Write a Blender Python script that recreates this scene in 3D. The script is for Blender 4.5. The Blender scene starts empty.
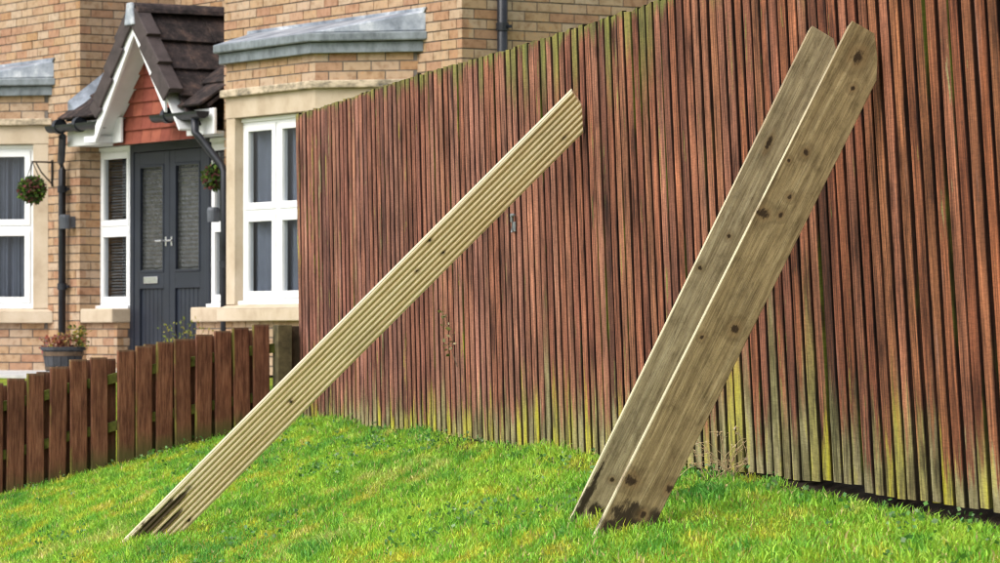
import bpy, bmesh, math, random
import numpy as np
from mathutils import Vector, Matrix

random.seed(7)
rng = np.random.default_rng(7)
S = bpy.context.scene
C = S.collection
R = math.radians

# ------------------------------------------------------------------ camera, sky, sun, exposure
FP = 4000.0          # focal length in photo pixels (1000 px wide picture)
ZC = 1.618           # eye height above the lawn under the camera
HOR = 337.0          # photo row of the horizon
cam_d = bpy.data.cameras.new('camera'); cam = bpy.data.objects.new('camera', cam_d); C.objects.link(cam)
cam_d.sensor_width = 36.0; cam_d.lens = FP/1000*36
cam_d.clip_start = 0.1; cam_d.clip_end = 3000
cam.location = (0, 0, ZC)
cam.rotation_euler = (math.pi/2 + math.atan((HOR-281.5)/FP), 0, 0)
cam_d.dof.use_dof = True; cam_d.dof.focus_distance = 15.5; cam_d.dof.aperture_fstop = 11.5
S.camera = cam

w = bpy.data.worlds.new('World'); S.world = w; w.use_nodes = True
nt = w.node_tree; nt.nodes.clear()
SUN_EL, SUN_AZ = R(48), math.atan2(-0.80, -0.60)       # direction towards the sun: left, a little behind the camera
sky = nt.nodes.new('ShaderNodeTexSky'); sky.sky_type = 'NISHITA'; sky.sun_disc = False
sky.sun_elevation = SUN_EL; sky.sun_rotation = SUN_AZ
sky.air_density = 1.0; sky.dust_density = 4.0
hs = nt.nodes.new('ShaderNodeHueSaturation'); hs.inputs['Saturation'].default_value = 0.30
bg = nt.nodes.new('ShaderNodeBackground'); bg.inputs['Strength'].default_value = 0.15
wo = nt.nodes.new('ShaderNodeOutputWorld')
nt.links.new(sky.outputs[0], hs.inputs['Color']); nt.links.new(hs.outputs[0], bg.inputs['Color']); nt.links.new(bg.outputs[0], wo.inputs[0])

sd = bpy.data.lights.new('sun', 'SUN'); sun = bpy.data.objects.new('sun', sd); C.objects.link(sun)
sd.energy = 0.70; sd.angle = R(55); sd.color = (1.0, 0.95, 0.88)
sun_dir = Vector((-0.80*math.cos(SUN_EL), -0.60*math.cos(SUN_EL), math.sin(SUN_EL)))
sun.rotation_euler = sun_dir.to_track_quat('Z', 'Y').to_euler()

S.view_settings.view_transform = 'Standard'; S.view_settings.look = 'None'
S.view_settings.exposure = 0.98; S.view_settings.gamma = 1.0
S.view_settings.use_curve_mapping = False
S.cycles.use_denoising = True
S.cycles.max_bounces = 8; S.cycles.filter_width = 1.1

# ------------------------------------------------------------------ helpers
def P(px, py, Y):
    return Vector(((px-500)/FP*Y, Y, ZC + (HOR-py)/FP*Y))

def tag(o, label=None, cat=None, group=None, kind=None):
    if label: o['label'] = label
    if cat: o['category'] = cat
    if group: o['group'] = group
    if kind: o['kind'] = kind
    return o

def empty(name, loc=(0, 0, 0), rz=0):
    o = bpy.data.objects.new(name, None); C.objects.link(o)
    o.location = loc; o.rotation_euler = (0, 0, rz); o.empty_display_size = .1
    return o

class MB:
    def __init__(s): s.v = []; s.f = []
    def add(s, vs, fs):
        b = len(s.v); s.v += [tuple(p) for p in vs]; s.f += [tuple(i+b for i in f) for f in fs]; return s
    def box(s, x0, x1, y0, y1, z0, z1):
        return s.add([(x0,y0,z0),(x1,y0,z0),(x1,y1,z0),(x0,y1,z0),(x0,y0,z1),(x1,y0,z1),(x1,y1,z1),(x0,y1,z1)],
                     [(0,3,2,1),(4,5,6,7),(0,1,5,4),(1,2,6,5),(2,3,7,6),(3,0,4,7)])
    def hexa(s, b, t):            # two quads, bottom and top
        return s.add(list(b)+list(t), [(0,3,2,1),(4,5,6,7),(0,1,5,4),(1,2,6,5),(2,3,7,6),(3,0,4,7)])
    def prism(s, poly, z0, z1, top=None):
        n = len(poly); top = top or poly
        vs = [(p[0],p[1],z0) for p in poly] + [(p[0],p[1],z1) for p in top]
        fs = [tuple(range(n-1,-1,-1)), tuple(range(n,2*n))] + [(i,(i+1)%n,n+(i+1)%n,n+i) for i in range(n)]
        return s.add(vs, fs)
    def tube(s, pts, r, seg=10, cap=True):
        pts = [Vector(p) for p in pts]; rr = r if isinstance(r, (list, tuple)) else [r]*len(pts)
        vs = []
        for i, p in enumerate(pts):
            d = (pts[min(i+1, len(pts)-1)] - pts[max(i-1, 0)]).normalized()
            a = d.cross(Vector((0,0,1)) if abs(d.z) < .95 else Vector((1,0,0))).normalized(); b = d.cross(a)
            for k in range(seg):
                t = 2*math.pi*k/seg; vs.append(p + (a*math.cos(t) + b*math.sin(t))*rr[i])
        fs = [(i*seg+k, i*seg+(k+1)%seg, (i+1)*seg+(k+1)%seg, (i+1)*seg+k) for i in range(len(pts)-1) for k in range(seg)]
        if cap: fs += [tuple(range(seg)), tuple(range((len(pts)-1)*seg, len(pts)*seg))]
        return s.add(vs, fs)
    def lathe(s, prof, seg=24, c=(0,0,0)):
        vs = []
        for r, z in prof:
            for k in range(seg):
                t = 2*math.pi*k/seg; vs.append((c[0]+r*math.cos(t), c[1]+r*math.sin(t), c[2]+z))
        fs = [(i*seg+k, i*seg+(k+1)%seg, (i+1)*seg+(k+1)%seg, (i+1)*seg+k) for i in range(len(prof)-1) for k in range(seg)]
        return s.add(vs, fs)
    def mesh(s, name):
        m = bpy.data.meshes.new(name); m.from_pydata(s.v, [], s.f)
        bm = bmesh.new(); bm.from_mesh(m); bmesh.ops.recalc_face_normals(bm, faces=bm.faces); bm.to_mesh(m); bm.free()
        return m
    def build(s, name, mat, parent=None, bevel=0, smooth=False):
        m = s.mesh(name); m.materials.append(mat)
        if smooth: m.polygons.foreach_set('use_smooth', [True]*len(m.polygons))
        o = bpy.data.objects.new(name, m); C.objects.link(o); o.parent = parent
        if bevel:
            b = o.modifiers.new('bevel', 'BEVEL'); b.width = bevel; b.segments = 2; b.limit_method = 'ANGLE'
        return o

F0 = Vector((-200/FP*(FP/168), FP/168)); F1 = Vector((480/FP*(FP/319), FP/319))
FU = (F1-F0).normalized(); FN = Vector((-abs(FU.y), -FU.x)).normalized()      # along the tall fence; towards the lawn

# ------------------------------------------------------------------ material helpers
class NT:
    def __init__(s, name):
        s.m = bpy.data.materials.new(name); s.m.use_nodes = True; s.t = s.m.node_tree
        s.b = s.t.nodes['Principled BSDF']; s.out = s.t.nodes['Material Output']
    def n(s, typ, **kw):
        nd = s.t.nodes.new('ShaderNode'+typ)
        for k, v in kw.items():
            if k.startswith('_'): setattr(nd, k[1:], v)
        return nd
    def set(s, sock, v):
        if isinstance(v, bpy.types.NodeSocket): s.t.links.new(v, sock)
        elif isinstance(v, (tuple, list)) and sock.type == 'RGBA' and len(v) == 3: sock.default_value = (*v, 1)
        else: sock.default_value = v
    def coord(s, which='Object'): return s.n('TexCoord').outputs[which]
    def map(s, vec, scale=(1,1,1), loc=(0,0,0)):
        m = s.n('Mapping'); s.set(m.inputs['Vector'], vec); s.set(m.inputs['Scale'], scale); s.set(m.inputs['Location'], loc); return m.outputs[0]
    def noise(s, vec, scale=5, detail=4, rough=.55, w=None, out='Fac'):
        nd = s.n('TexNoise'); nd.noise_dimensions = '4D' if w is not None else '3D'
        s.set(nd.inputs['Vector'], vec); s.set(nd.inputs['Scale'], scale); s.set(nd.inputs['Detail'], detail); s.set(nd.inputs['Roughness'], rough)
        if w is not None: s.set(nd.inputs['W'], w)
        return nd.outputs[out]
    def ramp(s, fac, stops, interp='LINEAR'):
        nd = s.n('ValToRGB'); cr = nd.color_ramp; cr.interpolation = interp
        while len(cr.elements) < len(stops): cr.elements.new(.5)
        for e, (p, c) in zip(cr.elements, stops):
            e.position = p; e.color = (*c, 1) if isinstance(c, (tuple, list)) else (c, c, c, 1)
        s.set(nd.inputs['Fac'], fac); return nd.outputs['Color']
    def mix(s, fac, a, b, mode='MIX'):
        nd = s.n('MixRGB', _blend_type=mode); s.set(nd.inputs[0], fac); s.set(nd.inputs[1], a); s.set(nd.inputs[2], b); return nd.outputs[0]
    def math(s, op, a, b=0.0, clamp=False):
        nd = s.n('Math', _operation=op, _use_clamp=clamp); s.set(nd.inputs[0], a); s.set(nd.inputs[1], b); return nd.outputs[0]
    def mrange(s, v, a, b, c=0., d=1., smooth=True):
        nd = s.n('MapRange'); nd.interpolation_type = 'SMOOTHSTEP' if smooth else 'LINEAR'
        for i, x in enumerate((v, a, b, c, d)): s.set(nd.inputs[i], x)
        return nd.outputs[0]
    def sep(s, vec):
        nd = s.n('SeparateXYZ'); s.set(nd.inputs[0], vec); return nd.outputs
    def bump(s, h, strength=.3, dist=.01):
        nd = s.n('Bump'); s.set(nd.inputs['Height'], h); nd.inputs['Strength'].default_value = strength; nd.inputs['Distance'].default_value = dist
        s.t.links.new(nd.outputs[0], s.b.inputs['Normal'])
    def fin(s, col, rough=.7, spec=.3):
        s.set(s.b.inputs['Base Color'], col); s.set(s.b.inputs['Roughness'], rough); s.b.inputs['Specular IOR Level'].default_value = spec
        return s.m

def plain(name, col, rough=.6, var=.12, scale=8, spec=.3, bump=0., bscale=60):
    t = NT(name); c = t.coord()
    nz = t.noise(c, scale, 5, .6)
    a = tuple(x*(1-var*1.6) for x in col); b = tuple(min(1, x*(1+var)) for x in col)
    cc = t.ramp(nz, [(.3, a), (.7, b)])
    if bump: t.bump(t.noise(c, bscale, 4), bump, .004)
    return t.fin(cc, rough, spec)

def spots(t, x, z, lst, wob, amp=1.3):
    """mask of elliptical knots: (x, z, rx, rz, softness)"""
    acc = None
    for (cx, cz, rx, rz) in lst:
        a = t.math('DIVIDE', t.math('SUBTRACT', x, cx), rx); b = t.math('DIVIDE', t.math('SUBTRACT', z, cz), rz)
        d = t.math('SQRT', t.math('ADD', t.math('MULTIPLY', a, a), t.math('MULTIPLY', b, b)))
        d = t.math('ADD', d, t.math('MULTIPLY', t.math('SUBTRACT', wob, .5), amp))
        mk = t.mrange(d, 1.15, .55)
        acc = mk if acc is None else t.math('MAXIMUM', acc, mk)
    return acc

# fence boards ---------------------------------------------------------------
def slat_material():
    t = NT('stained_slat'); oi = t.n('ObjectInfo'); rnd = oi.outputs['Random']; ocol = oi.outputs['Color']; alpha = oi.outputs['Alpha']
    c = t.coord(); W = t.math('MULTIPLY', rnd, 57.0)
    z = t.sep(c)[2]; x = t.sep(c)[0]; gz = t.sep(t.coord('Generated'))[2]
    streak = t.noise(t.map(c, (1, 1, .045)), 70, 5, .65, W)
    blotch = t.noise(t.map(c, (1, 1, .35)), 7, 5, .62, W)
    fine = t.noise(t.map(c, (1, 1, .02)), 190, 3, .6, W)
    base = t.mix(1.0, ocol, t.ramp(streak, [(.33, (.20, .17, .17)), (.43, (.68, .64, .63)), (.54, (1.12, 1.08, 1.06)), (.66, (1.85, 1.75, 1.70))]), 'MULTIPLY')
    base = t.mix(1.0, base, t.ramp(blotch, [(.33, (.22, .19, .20)), (.45, (.85, .82, .82)), (.58, (1.10, 1.06, 1.04)), (.70, (1.65, 1.55, 1.45))]), 'MULTIPLY')
    base = t.mix(t.mrange(fine, .62, .75, 0, .45), base, (.05, .03, .028))
    grey = t.noise(t.map(c, (1, 1, .12)), 16, 4, .6, t.math('ADD', W, 9))
    base = t.mix(t.mrange(grey, .60, .74, 0, .5), base, (.33, .21, .18))
    # algae and bleaching that creep up from the ground
    wav = t.noise(t.map(c, (1, 1, .12)), 26, 5, .68, t.math('ADD', W, 21))
    lim = t.math('ADD', t.math('MULTIPLY', alpha, .66), t.math('MULTIPLY', t.math('SUBTRACT', wav, .5), 1.25))
    low = t.math('MULTIPLY', t.mrange(z, lim, t.math('MULTIPLY', lim, .25)), .92)
    mc = t.noise(t.map(c, (1, 1, .3)), 14, 4, .6, t.math('ADD', W, 3))
    mcol = t.ramp(mc, [(.34, (.055, .055, .025)), (.45, (.17, .16, .07)), (.55, (.31, .28, .15)), (.66, (.40, .37, .10))])
    mcol = t.mix(t.math('MULTIPLY', t.mrange(rnd, .50, .85), t.mrange(mc, .38, .60, .1, .9)), mcol, (.46, .43, .02))
    mcol = t.mix(t.mrange(streak, .45, .25, 0, .6), mcol, (.07, .065, .03))
    base = t.mix(low, base, mcol)
    # moss running down from the top on some boards
    tl = t.math('ADD', t.math('MULTIPLY', t.mrange(rnd, .55, 1.0), .24), t.math('MULTIPLY', t.math('SUBTRACT', wav, .45), .25))
    tl = t.math('MULTIPLY', tl, t.math('DIVIDE', oi.outputs['Object Index'], 100.0))
    top = t.mrange(t.math('SUBTRACT', 1.0, gz), t.math('ADD', tl, .012), t.math('MULTIPLY', tl, .2))
    base = t.mix(t.math('MULTIPLY', top, .75), base, t.ramp(mc, [(.3, (.06, .075, .03)), (.5, (.17, .19, .05)), (.7, (.30, .31, .07))]))
    # narrow edges darkened to paint in gap shade; green growth on some boards
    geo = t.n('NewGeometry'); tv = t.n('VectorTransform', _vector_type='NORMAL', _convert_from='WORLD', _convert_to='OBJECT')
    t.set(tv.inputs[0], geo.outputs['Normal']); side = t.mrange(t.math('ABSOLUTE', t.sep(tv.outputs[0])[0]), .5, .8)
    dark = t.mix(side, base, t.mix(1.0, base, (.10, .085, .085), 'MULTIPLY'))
    gm = t.noise(t.map(c, (1, 1, .2)), 5, 4, .6, t.math('ADD', W, 40))
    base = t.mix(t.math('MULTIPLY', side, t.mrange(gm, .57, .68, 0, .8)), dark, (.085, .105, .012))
    wp = t.n('NewGeometry').outputs['Position']     # sooty mildew in large drifts, broken up along the grain
    drift = t.noise(wp, 1.15, 4, .6); mil = t.noise(t.map(c, (1, 1, .06)), 95, 5, .7, t.math('ADD', W, 90))
    base = t.mix(t.math('MULTIPLY', t.mrange(drift, .42, .62), t.mrange(mil, .44, .60, .05, .8)), base, t.mix(1.0, base, (.22, .20, .22), 'MULTIPLY'))
    saw = t.noise(t.map(c, (1, 1, 9)), 22, 3, .6, t.math('ADD', W, 60)); base = t.mix(1.0, base, t.ramp(saw, [(.35, (.80, .78, .77)), (.65, (1.16, 1.16, 1.16))]), 'MULTIPLY')
    pit = t.noise(t.map(c, (1, 1, .3)), 75, 4, .7, t.math('ADD', W, 80)); base = t.mix(t.mrange(pit, .60, .70, 0, .65), base, (.035, .02, .018))
    t.bump(t.math('ADD', t.math('MULTIPLY', streak, .7), fine), .55, .006)
    return t.fin(base, .85, .15)

def picket_material():
    t = NT('stained_picket'); oi = t.n('ObjectInfo'); rnd = oi.outputs['Random']
    c = t.coord(); W = t.math('MULTIPLY', rnd, 31.0); z = t.sep(c)[2]; gz = t.sep(t.coord('Generated'))[2]; x = t.sep(c)[0]
    streak = t.noise(t.map(c, (1, 1, .05)), 75, 5, .7, W); bl = t.noise(t.map(c, (1, 1, .4)), 8, 4, .6, W)
    base = t.ramp(streak, [(.34, (.06, .023, .014)), (.5, (.155, .062, .034)), (.66, (.25, .115, .068))])
    base = t.mix(1.0, base, t.ramp(bl, [(.3, (.6, .55, .55)), (.5, (1, 1, 1)), (.75, (1.3, 1.25, 1.2))]), 'MULTIPLY')
    base = t.mix(t.mrange(rnd, 0, 1, 0, .30, False), base, (.07, .03, .018))
    base = t.mix(t.mrange(bl, .62, .72, 0, .55), base, (.045, .02, .012))
    lim = t.math('ADD', .06, t.math('MULTIPLY', bl, .36))
    base = t.mix(t.mrange(z, lim, t.math('MULTIPLY', lim, .2), 0, .8), base, (.07, .075, .022))
    edge = t.mrange(x, -.035, -.05); mo = t.mrange(t.noise(t.map(c, (1,1,.3)), 6, 4, .6, t.math('ADD', W, 8)), .5, .64)
    base = t.mix(t.math('MULTIPLY', edge, mo), base, (.16, .155, .03))
    base = t.mix(t.mrange(gz, .975, .995, 0, .35), base, (.22, .17, .12))
    t.bump(streak, .5, .004)
    return t.fin(base, .8, .2)

def board_material(name, cols, knots, stains, grain=46, edge=None, W=0., weather=.5, stc=(.022, .014, .009)):
    t = NT(name); c = t.coord(); sx, sy, sz = t.sep(c)[:3]
    wob = t.noise(t.map(c, (1, 1, .5)), 75, 5, .7, W)
    warp = t.noise(t.map(c, (1, 1, .12)), 5, 2, .5, W, 'Color')
    cv = t.mix(.035, c, warp, 'ADD')
    f2 = t.noise(t.map(cv, (1, 1, .05)), 120, 4, .7, W+30)
    g = t.noise(t.map(cv, (1, 1, .035)), grain, 5, .62, W); f = t.noise(t.map(c, (1, 1, .03)), 210, 3, .6, W)
    base = t.ramp(g, [(.28, cols[0]), (.43, cols[1]), (.57, cols[2]), (.74, cols[3])])
    base = t.mix(t.mrange(f, .52, .66, 0, .55), base, cols[0])
    if weather > .3:
        base = t.mix(1.0, base, t.ramp(f2, [(.36, (.72, .70, .68)), (.47, (.97, .97, .97)), (.60, (1.12, 1.11, 1.10))]), 'MULTIPLY')
        grit = t.noise(t.map(c, (1, 1, .6)), 240, 3, .7, W+33); base = t.mix(t.mrange(grit, .56, .66, 0, .6), base, cols[0])
    bl = t.noise(t.map(c, (1, 1, .3)), 6, 5, .65, W+4)
    base = t.mix(t.mrange(bl, .52, .72, 0, weather), base, (.16, .13, .085))
    base = t.mix(t.mrange(bl, .46, .28, 0, weather*.7), base, cols[3])
    mot = t.noise(t.map(c, (1, 1, .45)), 26, 6, .72, W+12); base = t.mix(1.0, base, t.ramp(mot, [(.33, (.55, .53, .50)), (.48, (.97, .96, .95)), (.68, (1.22, 1.22, 1.2))]), 'MULTIPLY') if weather > .3 else base
    if edge: base = t.mix(t.mrange(sx, edge[0], edge[1], 0, .75), base, edge[2])
    speck = t.noise(c, 90, 3, .7, W+7); base = t.mix(t.mrange(speck, .66, .74, 0, .6), base, (.06, .045, .03))
    if stains: base = t.mix(t.math('MULTIPLY', spots(t, sx, sz, stains, t.noise(t.map(c, (1, 1, .35)), 16, 6, .75, W+2), 4.5), .93), base, stc)
    if knots:
        ring = t.math('SUBTRACT', spots(t, sx, sz, [(a, b, r*2.9, q*3.0) for a, b, r, q in knots], wob, 1.2), spots(t, sx, sz, [(a, b, r*2.2, q*2.3) for a, b, r, q in knots], wob, 1.2), True); base = t.mix(t.math('MULTIPLY', ring, .75), base, cols[0])
        big = spots(t, sx, sz, [(a, b, r*1.9, q*2.0) for a, b, r, q in knots], wob)
        base = t.mix(t.math('MULTIPLY', big, .55), base, (.17, .10, .045))
        base = t.mix(t.math('MULTIPLY', spots(t, sx, sz, knots, wob, 3.0), .92), base, (.026, .014, .008))
    t.bump(t.math('ADD', g, t.math('MULTIPLY', f, .5)), .45, .004)
    return t.fin(base, .8, .2)

def brick_material():
    t = NT('buff_brick'); oi = t.n('ObjectInfo'); g = t.n('NewGeometry')
    r = t.math('FRACT', t.math('ADD', t.math('MULTIPLY', oi.outputs['Random'], 7.31), t.math('MULTIPLY', g.outputs['Random Per Island'], 3.77)))
    c = t.coord('Object')
    wp = g.outputs['Position']
    base = t.ramp(r, [(0, (.40, .29, .195)), (.22, (.385, .268, .17)), (.42, (.37, .24, .135)), (.58, (.42, .32, .23)), (.76, (.375, .245, .155)), (.92, (.335, .19, .12)), (1, (.355, .215, .11))], 'LINEAR')
    nz = t.noise(wp, 16, 5, .6); fn = t.noise(wp, 140, 3, .7)
    base = t.mix(1.0, base, t.ramp(nz, [(.3, (.70, .62, .56)), (.5, (1, 1, 1)), (.7, (1.14, 1.14, 1.16))]), 'MULTIPLY')
    base = t.mix(t.mrange(nz, .56, .72, 0, .55), base, (.42, .22, .10))
    base = t.mix(t.mrange(fn, .60, .72, 0, .35), base, (.22, .13, .08))
    t.bump(fn, .5, .004)
    return t.fin(base, .9, .15)

def stone_material():
    t = NT('sand_stone'); p = t.n('NewGeometry').outputs['Position']
    a = t.noise(p, 3.5, 5, .6); b = t.noise(p, 60, 3, .6)
    base = t.ramp(a, [(.3, (.37, .29, .205)), (.5, (.46, .375, .275)), (.7, (.52, .435, .335))])
    base = t.mix(t.mrange(b, .55, .75, 0, .25), base, (.34, .26, .17)); t.bump(b, .3, .003)
    return t.fin(base, .9, .15)

def ledge_material():
    t = NT('weathered_ledge_stone'); p = t.n('NewGeometry').outputs['Position']
    a = t.noise(t.map(p, (1, 1, 2.2)), 5, 6, .7)
    base = t.ramp(a, [(.34, (.10, .09, .075)), (.46, (.30, .25, .18)), (.56, (.50, .41, .30)), (.75, (.56, .47, .36))])
    return t.fin(base, .9, .15)

def lead_material():
    t = NT('lead_sheet'); p = t.n('NewGeometry').outputs['Position']
    a = t.noise(p, 3.2, 6, .68); b = t.noise(p, 30, 4, .6)
    base = t.ramp(a, [(.36, (.10, .118, .145)), (.46, (.185, .212, .255)), (.55, (.27, .30, .345)), (.66, (.50, .52, .56))])
    base = t.mix(t.mrange(b, .6, .8, 0, .4), base, (.2, .22, .25)); t.bump(a, .4, .03)
    return t.fin(base, .55, .4)

def fascia_material():
    t = NT('grey_fascia'); p = t.n('NewGeometry').outputs['Position']
    a = t.noise(t.map(p, (1, 1, .6)), 7, 5, .7)
    base = t.ramp(a, [(.34, (.085, .10, .11)), (.5, (.155, .178, .195)), (.68, (.23, .26, .285))])
    return t.fin(base, .6, .35)

def roof_material():
    t = NT('concrete_roof_tile'); p = t.n('NewGeometry').outputs['Position']; oi = t.n('ObjectInfo')
    a = t.noise(p, 9, 6, .7); b = t.noise(p, 48, 4, .65)
    base = t.ramp(a, [(.32, (.014, .012, .012)), (.5, (.034, .027, .027)), (.62, (.075, .052, .045)), (.8, (.16, .10, .075))])
    base = t.mix(1., base, t.mix(oi.outputs['Random'], (.75, .75, .75), (1.25, 1.2, 1.2)), 'MULTIPLY')
    base = t.mix(t.mrange(b, .58, .72, 0, .5), base, (.17, .13, .10)); t.bump(b, .6, .01)
    return t.fin(base, .9, .15)

def hung_material():
    t = NT('red_hung_tile'); p = t.n('NewGeometry').outputs['Position']; oi = t.n('ObjectInfo')
    a = t.noise(p, 8, 5, .65)
    base = t.mix(oi.outputs['Random'], (.19, .050, .034), (.27, .082, .05))
    base = t.mix(1., base, t.ramp(a, [(.3, (.7, .65, .65)), (.6, (1.05, 1.05, 1.05)), (.8, (1.3, 1.25, 1.2))]), 'MULTIPLY')
    return t.fin(base, .8, .2)

def leaf_material(name):
    t = NT(name); at = t.n('Attribute'); at.attribute_name = 'Col'
    t.fin(at.outputs['Color'], .55, .3)
    tr = t.n('BsdfTranslucent'); t.set(tr.inputs['Color'], at.outputs['Color'])
    mx = t.n('MixShader'); mx.inputs[0].default_value = .35
    t.t.links.new(t.b.outputs[0], mx.inputs[1]); t.t.links.new(tr.outputs[0], mx.inputs[2]); t.t.links.new(mx.outputs[0], t.out.inputs['Surface'])
    return t.m

def ground_material():
    t = NT('moss_and_soil'); p = t.n('NewGeometry').outputs['Position']
    a = t.noise(p, 1.3, 5, .6); b = t.noise(p, 40, 5, .7)
    base = t.ramp(a, [(.35, (.085, .15, .014)), (.5, (.17, .23, .02)), (.66, (.30, .28, .03))])
    base = t.mix(t.mrange(b, .5, .7, 0, .6), base, (.045, .05, .012)); t.bump(b, .8, .03)
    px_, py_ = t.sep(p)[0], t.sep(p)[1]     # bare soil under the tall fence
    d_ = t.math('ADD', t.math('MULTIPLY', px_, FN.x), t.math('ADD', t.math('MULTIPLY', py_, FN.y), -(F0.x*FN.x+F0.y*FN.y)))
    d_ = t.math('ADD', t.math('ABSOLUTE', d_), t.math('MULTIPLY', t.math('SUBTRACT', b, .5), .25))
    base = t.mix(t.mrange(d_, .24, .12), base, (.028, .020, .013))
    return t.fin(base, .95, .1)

def glass_material():
    t = NT('window_glass'); t.t.nodes.remove(t.b)
    tr = t.n('BsdfTransparent'); tr.inputs[0].default_value = (.86, .88, .90, 1)
    gl = t.n('BsdfGlossy'); gl.inputs['Roughness'].default_value = .03
    fr = t.n('Fresnel'); fr.inputs[0].default_value = 1.5
    mx = t.n('MixShader'); t.set(mx.inputs[0], t.math('MULTIPLY', fr.outputs[0], t.math('SUBTRACT', 1.0, t.n('NewGeometry').outputs['Backfacing']), True))
    t.t.links.new(tr.outputs[0], mx.inputs[1]); t.t.links.new(gl.outputs[0], mx.inputs[2]); t.t.links.new(mx.outputs[0], t.out.inputs['Surface'])
    return t.m

def obscure_glass_material():
    t = NT('obscure_door_glass'); c = t.coord()
    z = t.sep(c)[2]; rip = t.math('SINE', t.math('ADD', t.math('MULTIPLY', z, 165.0), t.math('MULTIPLY', t.noise(c, 14, 2), 5.0)))
    base = t.ramp(t.noise(c, 12, 4, .6), [(.3, (.022, .024, .023)), (.7, (.05, .052, .05))])
    t.bump(rip, .55, .006)
    return t.fin(base, .18, .5)

M = dict(slat=slat_material(), picket=picket_material(), brick=brick_material(), stone=stone_material(), ledge=ledge_material(),
         lead=lead_material(), fascia=fascia_material(), roof=roof_material(), hung=hung_material(), ground=ground_material(),
         glass=glass_material(), obscure=obscure_glass_material(), leaf=leaf_material('leaf_blade'),
         mortar=plain('mortar', (.155, .135, .12), .95, .25, 9), white=plain('white_plastic', (.78, .79, .80), .35, .04, 3),
         soffit=plain('off_white_soffit', (.66, .67, .67), .5, .08, 3), door=plain('dark_navy_paint', (.017, .021, .032), .38, .15, 4),
         pipe=plain('black_plastic_pipe', (.018, .020, .026), .35, .3, 9), chrome=plain('chrome_handle', (.72, .73, .75), .25, .05, 9, .6),
         verge=plain('brown_verge_tile', (.058, .044, .043), .7, .25, 9), rail=plain('weathered_rail', (.085, .06, .035), .85, .3, 14),
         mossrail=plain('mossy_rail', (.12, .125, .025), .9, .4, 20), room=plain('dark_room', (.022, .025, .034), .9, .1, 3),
         curtain=plain('grey_net_curtain', (.14, .155, .19), .9, .1, 3), blind=plain('blind_slat', (.15, .155, .155), .6, .1, 4),
         paving=plain('pale_paving', (.46, .45, .44), .9, .2, 2.5, .15, .4, 40), iron=plain('black_iron', (.012, .012, .013), .5, .2, 20),
         tub=plain('dark_barrel_stave', (.05, .052, .058), .7, .3, 12), band=plain('brown_barrel_band', (.12, .08, .05), .6, .3, 12),
         soil=plain('dark_soil', (.03, .022, .014), .95, .4, 30, .1, .8, 30), bulk=plain('grey_lamp_casing', (.10, .11, .13), .4, .15, 10),
         steel=plain('galvanised_steel', (.26, .27, .28), .5, .3, 40, .4), postm=plain('olive_post', (.105, .085, .042), .85, .35, 16))
M['chrome'].node_tree.nodes['Principled BSDF'].inputs['Metallic'].default_value = .9
M['steel'].node_tree.nodes['Principled BSDF'].inputs['Metallic'].default_value = .6

# ------------------------------------------------------------------ the ground
GX, GY = .2257, .0591
HG = ZC - .30                                  # paving level in front of the house
PV = Vector((-.90, -.42)).normalized(); PN = Vector((-PV.y, PV.x)); PN = PN if PN.y > 0 else -PN   # along the picket fence; beyond it
def sstep(a, b, x):
    t = np.clip((x-a)/(b-a), 0, 1); return t*t*(3-2*t)
def ground_h(x, y):
    x = np.asarray(x, float); y = np.asarray(y, float)
    pl = np.clip(GX*x + GY*y, -1.0, HG-.02)
    d = (x-F0.x)*FN.x + (y-F0.y)*FN.y; e = (x-F0.x)*FU.x + (y-F0.y)*FU.y
    pl = pl + .012*np.sin(x*2.3+y*.7)*np.sin(y*1.1-x*.8)*sstep(.1, .6, d) -   .065*sstep(.20, .03, np.abs(d))*sstep(9.7, 10.5, e)
    pl = pl + .075*np.exp(-((x-.42)/.75)**2-((y-13.5)/1.6)**2)*sstep(-.05, .3, d)
    wv = (x-F0.x)*PN.x + (y-F0.y)*PN.y
    k = sstep(.15, 2.6, wv)
    return pl*(1-k) + (HG-.02)*k
def build_ground():
    xs = np.concatenate([[-600, -200, -80, -30, -14], np.arange(-8, 8.01, .16), [14, 30, 80, 200, 600]])
    ys = np.concatenate([[-300, -80, -20, -5, 0, 4], np.arange(7, 40.01, .16), [46, 60, 100, 250, 900]])
    XX, YY = np.meshgrid(xs, ys); ZZ = ground_h(XX, YY)
    nx, ny = len(xs), len(ys); v = np.stack([XX, YY, ZZ], -1).reshape(-1, 3)
    i = np.arange((nx-1)*(ny-1)); a = (i//(nx-1))*nx + i % (nx-1)
    f = np.stack([a, a+1, a+nx+1, a+nx], -1)
    m = bpy.data.meshes.new('ground'); m.from_pydata(v.tolist(), [], f.tolist()); m.materials.append(M['ground'])
    m.polygons.foreach_set('use_smooth', [True]*len(m.polygons))
    o = bpy.data.objects.new('ground', m); C.objects.link(o)
    tag(o, 'sloping lawn soil and moss between the two fences', 'ground', kind='structure')
build_ground()

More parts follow.
